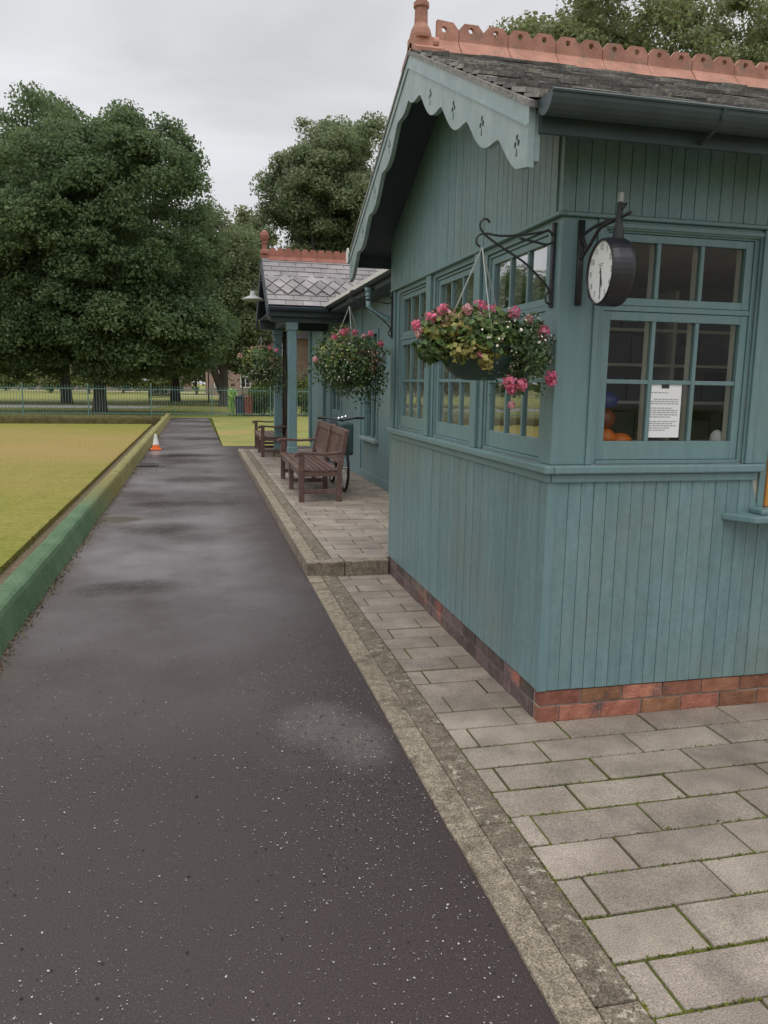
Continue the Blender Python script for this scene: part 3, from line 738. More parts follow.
# flat frame boards round the window openings
FB = MB()
def fboard(fn, *a): MB(fn).box(*a).build('frame_board', 'teal', booth, bevel=0.003)
for a, c in zip(sp[0::2], sp[1::2]): fboard(fl, a + (0.0 if a > BY + 0.1 else -0.009), c, -0.002, 0.006, 1.263, 2.365)
for a, c in LW: fboard(fl, a, c, -0.002, 0.006, 2.335, 2.365)
for u in (4.400, 5.385): fboard(fl, u - 0.055, u + 0.045, 0.0065, 0.026, 1.263, 2.364)
fboard(fl, BY2 - 0.12, BY2 - 0.02, 0.0065, 0.022, 1.263, 2.364)
class Each:
    def __init__(self, fn): self.fn = fn
    def box(self, *a): fboard(self.fn, *a)
m = Each(ff)
m.box(BX - 0.005, FWX[0], 0.0, 0.009, 1.263, 2.365); m.box(FWX[1], 2.753, 0.0, 0.009, 1.263, 2.365); m.box(2.716, 2.753, -0.0025, 0.009, 0.982, 1.2625); m.box(FWX[0], FWX[1], 0.0, 0.009, 2.325, 2.365)
m.box(2.617, 2.652, 0.0095, 0.024, 1.263, 2.364); m.box(1.757, 1.783, 0.0095, 0.020, 1.263, 2.364); m.box(1.784, 2.616, 0.0095, 0.020, 2.332, 2.352)

def sash_window(fn, u0, u1, v0=1.263, vtop=2.335, parent=booth, recess=0.0):
    r = -0.008
    f = MB(fn)                                               # lining of the opening, with transom
    f.box(u0, u0 + 0.018, -th, r, v0, vtop); f.box(u1 - 0.018, u1, -th, r, v0, vtop)
    f.box(u0 + 0.018, u1 - 0.018, -th, r, vtop - 0.018, vtop); f.box(u0 + 0.018, u1 - 0.018, -th, r - 0.004, 1.972, 1.996)
    f.box(u0 + 0.018, u1 - 0.018, -th, r + 0.004, v0, v0 + 0.018)
    w = f.build('window', 'teal', parent, bevel=0.002)
    a, b = u0 + 0.020, u1 - 0.020
    for (z0, z1, q0, q1, rows) in ((1.998, vtop - 0.020, 0.034, 0.034, 1), (v0 + 0.020, 1.970, 0.088, 0.040, 2)):
        s = MB(fn); st = 0.038; d0, d1 = -0.050, -0.016
        s.box(a, a + st, d0, d1, z0, z1); s.box(b - st, b, d0, d1, z0, z1)
        s.box(a + st, b - st, d0, d1 - 0.001, z0, z0 + q0); s.box(a + st, b - st, d0, d1 - 0.001, z1 - q1, z1)
        ia, ib, iz0, iz1 = a + st, b - st, z0 + q0, z1 - q1
        for k in (1, 2):
            c = ia + (ib - ia) * k / 3; s.box(c - 0.010, c + 0.010, d0 + 0.006, d1 - 0.004, iz0, iz1)
        if rows == 2:
            c = (iz0 + iz1) / 2
            for k in range(3):
                p, q = ia + (ib - ia) * k / 3, ia + (ib - ia) * (k + 1) / 3
                s.box(p + (0.010 if k else 0), q - (0.010 if k < 2 else 0), d0 + 0.006, d1 - 0.006, c - 0.010, c + 0.010)
        s.build('sash', 'teal', w, bevel=0.002)
        cr = MB(fn)
        for k in (1, 2):
            c = ia + (ib - ia) * k / 3; cr.box(c - 0.011, c + 0.011, d0 - 0.034, d0 - 0.001, iz0 - 0.01, iz1 + 0.01)
        for c in (a + st * 0.6, b - st * 0.6): cr.box(c - 0.016, c + 0.016, d0 - 0.034, d0 - 0.001, iz0 - 0.01, iz1 + 0.01)
        cr.box(a + 0.006, b - 0.006, d0 - 0.033, d0 - 0.002, iz0 - 0.02, iz0 - 0.009); cr.box(a + 0.006, b - 0.006, d0 - 0.033, d0 - 0.002, iz1 + 0.009, iz1 + 0.02)
        cr.build('inner_bars', 'cream', w)
        g = MB(fn); g.add([(ia, -0.034, iz0), (ib, -0.034, iz0), (ib, -0.034, iz1), (ia, -0.034, iz1)], [(0, 1, 2, 3)])
        g.build('pane', 'glass', w)
    return w
for a, c in LW: sash_window(fl, a, c)
sash_window(ff, *FWX)
# serving hatch to the right, framed in varnished wood, and its shelf
m = MB(ff); m.box(HX[0] - 0.045, HX[0] + 0.02, -0.03, 0.020, 1.045, 2.345); m.box(HX[1] - 0.02, HX[1] + 0.045, -0.03, 0.020, 1.045, 2.345); m.box(HX[0] + 0.02, HX[1] - 0.02, -0.03, 0.020, 2.28, 2.345)
m.build('hatch_frame', 'varnish', booth, bevel=0.004)
m = MB(ff); m.box(HX[0] + 0.02, HX[1] - 0.02, -0.05, -0.02, 1.045, 1.12); m.box(HX[0] + 0.02, HX[1] - 0.02, -0.05, -0.02, 2.22, 2.28)
for c in (HX[0] + 0.02, (HX[0] + HX[1]) / 2 - 0.03, HX[1] - 0.08): m.box(c, c + 0.06, -0.049, -0.021, 1.12, 2.22)
hs_ = m.build('added_hatch_sash', 'varnish', booth)  # glazed sash added in the hatch to let daylight into the booth
MB(ff).add([(HX[0] + 0.02, -0.035, 1.12), (HX[1] - 0.02, -0.035, 1.12), (HX[1] - 0.02, -0.035, 2.22), (HX[0] + 0.02, -0.035, 2.22)], [(0, 1, 2, 3)]).build('pane', 'glass', hs_)
m = MB()
m.prism([(2.515, BY - 0.012, 0.985), (2.60, BY - 0.155, 0.985), (4.5, BY - 0.155, 0.985), (4.5, BY - 0.012, 0.985)], (0, 0, 0.032))
m.box(2.67, 4.45, BY - 0.105, BY - 0.013, 1.018, 1.043)
m.build('counter', 'teal', booth, bevel=0.006)
# eaves: soffit boards, rafter feet, fascia
roofm = MB()
X0, X1 = 1.290, 5.45
for s in (-1, 1):
    y0, y1 = RY + s * (RY - EY), RY
    pts = [(X0, y0, EZ), (X1, y0, EZ), (X1, y1, RZ), (X0, y1, RZ)]
    roofm.prism(pts if s < 0 else pts[::-1], (0, 0, 0.030))
roof = roofm.build('roof', 'teal_soffit_shade', booth)
for x in np.arange(1.80, 5.3, 0.46):
    for s in (-1, 1):
        m = MB(); ya, yb = RY + s * 1.82, RY + s * 0.05
        za, zb = roof_z(ya) - 0.005, roof_z(yb) - 0.005
        m.prism([(x, ya, za - 0.075), (x + 0.05, ya, za - 0.075), (x + 0.05, ya, za), (x, ya, za)], (0, yb - ya, zb - za)); m.build('rafter', 'teal_eaves_shade', roof)
MB().box(1.305, 5.45, EY - 0.022, EY + 0.0, 2.585, 2.700).build('fascia', 'teal_eaves_shade', booth, bevel=0.003); MB().box(1.305, 5.45, 2 * RY - EY, 2 * RY - EY + 0.022, 2.585, 2.700).build('fascia', 'teal_eaves_shade', booth, bevel=0.003)
# slates on both slopes
def slates(m, p0, du, dv, nu, nv, L, rr, t=0.010, wob=0.006, expo=0.17):
    """rectangular slates; p0 lower corner, du along the eave, dv up the slope (unit vectors)"""
    p0, du, dv = Vector(p0), Vector(du), Vector(dv); nn = du.cross(dv).normalized()
    if nn.z < 0: nn = -nn
    for j in range(nv):
        off = -0.5 * L if j % 2 else 0
        for i in range(nu + 1):
            u0 = off + i * L + 0.002; u1 = off + (i + 1) * L - 0.003 + rr.uniform(-.003, .002)
            u0 = max(u0, 0); u1 = min(u1, nu * L)
            if u1 - u0 < 0.03: continue
            v0 = j * expo + rr.uniform(-wob, wob); v1 = v0 + expo * 1.25; tt = t * rr.uniform(0.7, 1.5)
            lift = 0.014 + rr.uniform(-0.006, 0.010)
            q = [p0 + du * u0 + dv * v0 + nn * lift, p0 + du * u1 + dv * (v0 + rr.uniform(-wob, wob)) + nn * (lift + rr.uniform(-.002, .002)), p0 + du * u1 + dv * v1 + nn * 0.002, p0 + du * u0 + dv * v1 + nn * 0.002]
            m.prism(q, nn * tt)
rr = random.Random(31)
slope_len = math.hypot(RY - EY, RZ - EZ)
cs, sn = (RY - EY) / slope_len, (RZ - EZ) / slope_len
m = MB(); slates(m, (1.268, EY - 0.045, EZ + 0.012), (1, 0, 0), (0, cs, sn), 21, 17, 0.20, rr, t=0.013, wob=0.016, expo=0.121)
slates(m, (1.268, 2 * RY - EY + 0.045, EZ + 0.012), (1, 0, 0), (0, -cs, sn), 17, 13, 0.25, rr, expo=0.158)
m.build('slates', 'slate', roof)
# ridge tiles with pierced scalloped crest
def ridge_tile(x0, L, y, z, holes=True, h=0.122, mat='terra', parent=None, slope=(cs, sn), tail=0.19, hole_r=0.017):
    c, s = slope
    hh = L / 2
    pts = [(0.003, -0.02)]
    pts += [(L - 0.003, -0.02)]
    for k in (1, 0):
        b = k * hh
        pts += [(b + hh - 0.003, h * 0.70), (b + hh * 0.78, h), (b + hh * 0.22, h), (b + 0.003 if k == 0 else b, h * 0.70)]
    hl = [circle(hh * 0.5, h * 0.72, hole_r), circle(hh * 1.5, h * 0.72, hole_r)] if holes else []
    vs, fs = outline_solid(pts, hl, 0.028, lambda u, v, w: (x0 + u, y + w, z + v))
    m = MB(); m.add(vs, fs)
    for sgn in (-1, 1):
        a = Vector((x0 + 0.002, y + sgn * 0.004, z + 0.012)); b = Vector((x0 + L - 0.002, y + sgn * 0.004, z + 0.012)); d = Vector((0, sgn * c * tail, -s * tail))
        q = [a, b, b + d, a + d]
        m.prism(q if sgn > 0 else q[::-1], (0, 0, 0.020))
    return m.build('ridge_tile', mat, parent, bevel=0.003)
x = 1.425; rr = random.Random(6)
while x < 5.3:
    L = 0.315 if x > 1.5 else 0.135
    if L < 0.2:
        vs, fs = outline_solid([(0.0, -0.02), (L, -0.02), (L, 0.085), (L - 0.035, 0.122), (0.0, 0.130)], [circle(0.045, 0.080, 0.017)], 0.028, lambda u, v, w: (x + u, RY + w, RZ + 0.09 + v))
        m = MB(); m.add(vs, fs)
        for sgn in (-1, 1):
            q = [Vector((x, RY + sgn * 0.004, RZ + 0.102)), Vector((x + L - 0.002, RY + sgn * 0.004, RZ + 0.102))]
            d = Vector((0, sgn * 0.62 * 0.13, -0.785 * 0.13)); q += [q[1] + d, q[0] + d]
            m.prism(q if sgn > 0 else q[::-1], (0, 0, 0.02))
        m.build('ridge_tile', 'terra', roof, bevel=0.003)
    else:
        ridge_tile(x, L, RY, RZ + 0.090 + rr.uniform(-0.003, 0.003), parent=roof, slope=(0.62, 0.785), tail=0.130)
    x += L
# finial on its stopped end
m = MB()
for sgn in (-1, 1):
    q = [Vector((1.262, RY + sgn * 0.004, RZ + 0.050)), Vector((1.424, RY + sgn * 0.004, RZ + 0.050))]; d = Vector((0, sgn * cs * 0.20, -sn * 0.20)); q += [q[1] + d, q[0] + d]
    m.prism(q if sgn > 0 else q[::-1], (0, 0, 0.028))
m.box(1.262, 1.395, RY - 0.05, RY + 0.05, RZ + 0.03, RZ + 0.105)
m.lathe([(0.0, -0.03), (0.03, -0.03), (0.032, 0.03), (0.0, 0.032)], (1.40, RY - 0.02, RZ + 0.085), 12, 'x')
m.lathe([(0.0, 0), (0.066, 0), (0.066, 0.018), (0.058, 0.05), (0.040, 0.085), (0.038, 0.17), (0.046, 0.176), (0.046, 0.20), (0.035, 0.206), (0.030, 0.26), (0.05, 0.30), (0.062, 0.345), (0.055, 0.39), (0.028, 0.425), (0.012, 0.47), (0.0, 0.50)], (1.330, RY, RZ + 0.10), 20)
m.build('finial', 'terra', roof, smooth=False)
# bargeboard: scalloped lower edge, trefoil piercings
def barge(side):
    pts = []; holes = []
    y_out = EY - 0.005
    s_end = (RY - y_out)
    per = 0.4225
    def top(y): return RZ + 0.012 - (RY - y) * SL
    n = 90
    low = []
    for i in range(n + 1):
        y = y_out + s_end * i / n
        d = y - 3.122
        ph = (d / per) % 1.0
        c = abs(math.cos(PI * ph)) ** 1.25            # 1 at the tips, 0 at the notches, notches rounded
        depth = 0.182 + 0.072 * c
        if y < 3.122: depth = 0.254 - 0.30 * (3.122 - y)
        low.append((y, top(y) - depth))
    outer = [(y_out, top(y_out)), (RY, top(RY))] + low[::-1]
    yy = 3.122
    while yy < RY - 0.05:
        cz = top(yy) - 0.155
        for (a, b, r) in ((0, 0.019, 0.0145), (-0.017, -0.005, 0.0145), (0.017, -0.005, 0.0145)):
            holes.append(circle(yy + a, cz + b, r, 8))
        holes.append([(yy - 0.005, cz - 0.021), (yy + 0.005, cz - 0.021), (yy + 0.011, cz - 0.052), (yy - 0.011, cz - 0.052)])
        yy += per
    def fn(u, v, w): return (1.275 + w, u if side < 0 else 2 * RY - u, v)
    vs, fs = outline_solid(outer, holes, 0.028, fn)
    if side > 0: fs = [f[::-1] for f in fs]
    b = MB().add(vs, fs).build('bargeboard', 'teal_old', booth)
    m = MB()                                             # raised moulding near the top edge
    def g(u, w, v): return (1.275 - 0.014 - w, u if side < 0 else 2 * RY - u, v)
    m.map = g
    p = [(y_out, 0.0, top(y_out) - 0.072), (RY, 0.0, top(RY) - 0.072), (RY, 0.0, top(RY) - 0.060), (y_out, 0.0, top(y_out) - 0.060)]
    vs = p + [(a, 0.007, c) for a, b_, c in p]
    m.add(vs, [(0, 1, 2, 3), (7, 6, 5, 4), (0, 4, 5, 1), (1, 5, 6, 2), (2, 6, 7, 3), (3, 7, 4, 0)])
    m.build('moulding', 'teal_old', b)
    e = MB(); e.map = fn                                   # slate edge / verge strip along the top
    p = [(y_out - 0.03, top(y_out - 0.03) + 0.001, -0.02), (RY, top(RY) + 0.001, -0.02), (RY, top(RY) + 0.026, -0.02), (y_out - 0.03, top(y_out - 0.03) + 0.026, -0.02)]
    vs = p + [(a, b_, 0.03) for a, b_, c in p]
    e.add(vs, [(0, 1, 2, 3), (7, 6, 5, 4), (0, 4, 5, 1), (1, 5, 6, 2), (2, 6, 7, 3), (3, 7, 4, 0)])
    e.build('verge', 'slate', roof)
barge(-1); barge(1)
# returns behind the bargeboard (boxed end) 
m = MB(); m.box(1.291, 1.315, EY + 0.0, EY + 0.12, 2.485, 2.660); m.build('boxed_end', 'teal_old', booth, bevel=0.003)
# half round gutters
def gutter(p0, p1, r, parent, mat='teal_eaves_shade', caps=True, n=10, name='gutter'):
    a, b = Vector(p0), Vector(p1); d = (b - a).normalized(); s = d.cross(Vector((0, 0, 1))).normalized()
    vs = []; fs = []
    for p in (a, b):
        for rr_ in (r, r - 0.006):
            for i in range(n + 1):
                t = PI * i / n; vs.append(p + s * math.cos(t) * rr_ - Vector((0, 0, 1)) * math.sin(t) * rr_)
    k = n + 1
    for i in range(n):
        fs += [(i, i + 1, 2 * k + i + 1, 2 * k + i), (k + i, 3 * k + i, 3 * k + i + 1, k + i + 1)]
    for e in (0, n): fs.append((e, 2 * k + e, 3 * k + e, k + e))
    if caps:
        fs.append(tuple(range(n + 1))); fs.append(tuple(2 * k + i for i in range(n, -1, -1)))
    m = MB().add(vs, fs)
    # rolled front lip and clips
    m.tube([a + s * r, b + s * r], 0.007, 6); m.tube([a - s * r, b - s * r], 0.007, 6)
    return m.build(name, mat, parent, smooth=False)
g1 = gutter((1.285, EY - 0.094, 2.694), (5.5, EY - 0.094, 2.694), 0.068, booth)
for x in np.arange(2.0, 5.4, 0.85): MB().tube([(x, EY - 0.02, 2.60), (x, EY - 0.09, 2.618), (x, EY - 0.158, 2.66), (x, EY - 0.168, 2.695)], 0.008, 6).build('gutter_bracket', 'teal_eaves_shade', g1)
g2 = gutter((1.262, 2 * RY - EY + 0.094, 2.694), (5.5, 2 * RY - EY + 0.094, 2.694), 0.070, booth)
MB().lathe([(0.0, 0), (0.064, 0), (0.064, 0.004), (0, 0.005)], (1.257, 2 * RY - EY + 0.094, 2.690), 16, 'x').build('end_cap', 'white', g2)

# --------------------------------------------------------- inside the booth
sh = thing('shelving', 'pale shelving packed with dark boxes, seen dimly through the front window', 'shelving', (3.2, 5.6, 0.16))
m = MB()
for x in (1.95, 2.75, 3.55, 4.35, 5.0): m.box(x - 0.015, x + 0.015, 5.45, 5.83, 0.16, 2.35)
m.build('upright', 'shelfwood', sh)
shelf_z = (0.55, 0.90, 1.22, 1.52, 1.80, 2.06)
for z in shelf_z:
    m = MB()
    for a, b in zip((1.95, 2.75, 3.55, 4.35), (2.75, 3.55, 4.35, 5.0)): m.box(a + 0.015, b - 0.015, 5.45, 5.83, z - 0.016, z + 0.006)
    m.build('shelf', 'shelfwood', sh)
rr = random.Random(77)
for z in shelf_z[1:]:
    for a in (2.0, 2.8, 3.6):
        c = a
        while c < a + 0.62:
            w = rr.uniform(0.14, 0.26); h = rr.uniform(0.14, 0.23)
            if c + w > a + 0.70: break
            b = MB().box(c, c + w - 0.01, 5.49, 5.78, z + 0.007, z + 0.007 + h).build('storage_box', 'navybox', bevel=0.006)
            tag(b, 'dark box in the row on the pale shelving inside the booth', 'box', 'boxes on the booth shelves'); c += w
# things on the inner window board of the front window
MB().box(FWX[0], FWX[1], BY + 0.072, BY + 0.30, 1.300, 1.328).build('window_board', 'shelfwood', booth)
def ball(name, c, r, mat, label, cat, squash=0.85):
    prof = [(max(1e-4, r * math.sin(PI * i / 12)), -r * squash * math.cos(PI * i / 12)) for i in range(13)]
    o = MB().lathe(prof, c, 20, cap=False).build(name, mat, smooth=True); return tag(o, label, cat)
ball('bowl', (1.945, BY + 0.16, 1.377), 0.055, 'orangeball', 'orange glossy bowl on the sill inside the front window, lowest in the pile', 'bowl', 0.9)
ball('bowl', (2.020, BY + 0.14, 1.366), 0.058, 'orangeball', 'bright orange bowl lying apart at the bottom of the left lower pane', 'bowl', 0.65)
ball('bowl', (1.935, BY + 0.17, 1.472), 0.062, 'brownball', 'reddish brown glossy bowl in the middle of the pile inside the front window', 'bowl', 0.9)
ball('bowl', (1.945, BY + 0.17, 1.560), 0.060, 'blueball', 'dark blue bowl on top of the pile inside the front window', 'bowl', 0.75)
ball('bowl', (2.548, BY + 0.12, 1.375), 0.034, 'white', 'small white bowl at the right edge of the front window', 'bowl', 1.35)
# notice taped to the glass
nb = thing('notice', 'white printed notice fixed to the middle lower pane of the front window', 'notice', (2.15, BY + 0.030, 1.385))
MB().box(2.089, 2.268, BY + 0.0300, BY + 0.0308, 1.388, 1.648).build('paper', 'whitecard', nb)
m = MB(); m.box(2.159, 2.199, BY + 0.0285, BY + 0.0296, 1.622, 1.642); m.tube([(2.161, BY + 0.029, 1.628), (2.179, BY + 0.029, 1.648), (2.197, BY + 0.029, 1.628)], 0.003, 5); m.build('crest', 'inkdark', nb)
m = MB(); rr = random.Random(3)
z = 1.600; row = 0
while z > 1.412:
    x = 2.102 + (0.02 if row == 3 else 0); end = 2.254 - (rr.uniform(0.02, 0.09) if rr.random() < 0.35 else 0)
    if row not in (1, 2, 6, 12):
        while x < end:
            w = rr.uniform(0.008, 0.022); m.box(x, min(x + w, end), BY + 0.0285, BY + 0.0296, z, z + 0.0042); x += w + 0.005
    z -= 0.0105; row += 1
m.build('print', 'ink', nb)

# --------------------------------------------------------- clock on its bracket
br = thing('clock_bracket', 'black iron wall bracket carrying the round clock on the booth corner', 'bracket', (1.69, BY - 0.02, 2.2))
m = MB()
m.box(1.662, 1.690, BY - 0.022, BY - 0.0095, 1.985, 2.352)
m.tube(spline([(1.676, BY - 0.02, 2.285), (1.70, BY - 0.12, 2.315), (1.735, BY - 0.235, 2.325), (1.75, BY - 0.30, 2.335)]), 0.007, 8)
m.tube(spline([(1.676, BY - 0.02, 2.185), (1.690, BY - 0.07, 2.235), (1.705, BY - 0.13, 2.300), (1.728, BY - 0.20, 2.318)]), 0.008, 8)
m.tube(spline([(1.676, BY - 0.02, 2.285), (1.680, BY - 0.045, 2.25), (1.686, BY - 0.05, 2.22)]), 0.007, 6)
m.build('arm', 'iron', br, smooth=True)
m = MB(); m.tube([(1.735, BY - 0.235, 2.225), (1.735, BY - 0.235, 2.25), (1.735, BY - 0.235, 2.30), (1.735, BY - 0.235, 2.39)], [0.026, 0.024, 0.016, 0.010], 10); m.tube([(1.735, BY - 0.235, 2.345), (1.745, BY - 0.27, 2.375), (1.715, BY - 0.29, 2.365)], 0.005, 6)
m.build('hanger', 'iron', br)
MB().box(1.725, 1.745, BY - 0.245, BY - 0.225, 2.385, 2.425).build('finial', 'enamel', br, bevel=0.003)
CC = Vector((1.748, BY - 0.235, 2.102)); CR = 0.136
ax = Vector((-1, 0.07, 0)).normalized(); sd = Vector((-0.10 * -1, -1, 0)).normalized()
sd = Vector((0, 0, 1)).cross(ax) * 1.0
def fc(u, v, w):                                             # face coordinates: u to the viewer's right, v up, w out
    p = CC + (-sd if sd.y > 0 else sd) * u + Vector((0, 0, 1)) * v + ax * w
    return tuple(p)
clock = thing('clock', 'round black double sided clock with white face, hung from bracket at booth corner', 'clock', tuple(CC))
m = MB(fc); n = 40; prof = [(CR - 0.012, -0.012), (CR, -0.008), (CR + 0.004, 0.006), (CR + 0.004, 0.06), (CR, 0.085), (CR - 0.007, 0.092), (CR - 0.010, 0.082)]
vs = []; fs = []
for r_, h in prof:
    for j in range(n): vs.append((r_ * math.cos(2 * PI * j / n), r_ * math.sin(2 * PI * j / n), h))
for i in range(len(prof) - 1):
    for j in range(n): fs.append((i * n + j, i * n + (j + 1) % n, (i + 1) * n + (j + 1) % n, (i + 1) * n + j))
fs.append(tuple(range(n - 1, -1, -1)))
m.add(vs, fs); m.v = m.v; m.build('case', 'black', clock, smooth=False)
m = MB(fc); vs = [((CR - 0.010) * math.cos(2 * PI * j / n), (CR - 0.010) * math.sin(2 * PI * j / n), 0.081) for j in range(n)]
m.add(vs, [tuple(range(n))]); m.build('face', 'whitecard', clock)
m = MB(fc)
for h in range(1, 13):
    a = PI / 2 - h * PI / 6; r_ = CR * 0.74
    vs, fs = text_solid(str(h), 0.034, lambda x, y, z, a=a, r_=r_: (x + r_ * math.cos(a), y + r_ * math.sin(a), 0.0822 + z)); m.add(vs, fs)
for k in range(60):
    a = 2 * PI * k / 60; r0, r1 = CR * 0.87, CR * 0.905; w = 0.0014 if k % 5 else 0.003
    c, s = math.cos(a), math.sin(a)
    m.add([(r0 * c - w * s, r0 * s + w * c, 0.0822), (r0 * c + w * s, r0 * s - w * c, 0.0822), (r1 * c + w * s, r1 * s - w * c, 0.0822), (r1 * c - w * s, r1 * s + w * c, 0.0822)], [(0, 1, 2, 3)])
for k, (w, v) in enumerate(((0.05, 0.032), (0.035, 0.024))): m.add([(-w / 2, v, 0.0822), (w / 2, v, 0.0822), (w / 2, v + 0.0035, 0.0822), (-w / 2, v + 0.0035, 0.0822)], [(0, 1, 2, 3)])
m.build('numerals', 'ink', clock)
def hand(ang, L, w):
    a = PI / 2 - ang; c, s = math.cos(a), math.sin(a)
    def g(u, v, ww): return fc(u * c - v * s, u * s + v * c, ww)
    m = MB(g); m.prism([(-0.018, -w * 0.6, 0.0836), (L * 0.8, -w, 0.0836), (L, 0, 0.0836), (L * 0.8, w, 0.0836), (-0.018, w * 0.6, 0.0836)], (0, 0, 0))
    m.v = m.v[:5]; m.f = [(0, 1, 2, 3, 4)]
    m.build('hand', 'inkdark', clock)
hand(2 * PI * (29.5 / 60), CR * 0.74, 0.0032); hand(2 * PI * (5.49 / 12), CR * 0.48, 0.0055)
m = MB(fc); vs = [(0.007 * math.cos(2 * PI * j / 12), 0.007 * math.sin(2 * PI * j / 12), 0.0845) for j in range(12)]; m.add(vs, [tuple(range(12))]); m.build('boss', 'inkdark', clock)

# --------------------------------------------------------- hanging baskets
def scroll(cy, cz, r, a0, a1, x=0, n=14, shrink=0.0):
    return [(x, cy + r * (1 - shrink * i / n) * math.cos(a0 + (a1 - a0) * i / n), cz + r * (1 - shrink * i / n) * math.sin(a0 + (a1 - a0) * i / n)) for i in range(n + 1)]
def basket_bracket(label):
    """wrought bracket; plate on wall plane x=0, arm towards -x, top of arm at z=0"""
    b = thing('basket_bracket', label, 'bracket', (0, 0, 0), 'wrought iron basket brackets')
    m = MB(); m.box(-0.012, 0.0, -0.012, 0.012, -0.34, 0.03); m.build('wall_plate', 'iron', b, local=True)
    m = MB()
    m.tube(spline([(-0.008, 0, -0.03), (-0.03, 0.0, -0.005), (-0.06, 0, -0.012), (-0.15, 0, -0.030), (-0.26, 0, -0.040), (-0.33, 0, -0.034), (-0.365, 0, -0.045), (-0.372, 0, -0.075), (-0.355, 0, -0.092)]), 0.0052, 8)
    m.tube(spline([(-0.008, 0, -0.05), (-0.035, 0, -0.065), (-0.09, 0, -0.058), (-0.17, 0, -0.045)]), 0.005, 6)
    m.tube(spline([(-0.010, 0, -0.30), (-0.022, 0, -0.255), (-0.06, 0, -0.215), (-0.14, 0, -0.150), (-0.24, 0, -0.095), (-0.31, 0, -0.055), (-0.345, 0, -0.028), (-0.358, 0, 0.000), (-0.346, 0, 0.024), (-0.325, 0, 0.026), (-0.312, 0, 0.012)]), 0.0052, 8)
    m.tube(spline([(-0.010, 0, -0.265), (-0.030, 0, -0.285), (-0.028, 0, -0.315), (-0.012, 0, -0.325)]), 0.005, 6)
    m.build('arm', 'iron', b, smooth=True, local=True)
    return b
br1 = basket_bracket('black scrolled basket bracket at the near corner of the booth wall'); br1.location = (BX - 0.008, BY + 0.055, 2.318)
br2 = copy_tree(br1); br2['label'] = 'black scrolled basket bracket at the far corner of the booth wall'; br2.location = (BX - 0.024, BY2 - 0.06, 2.335)

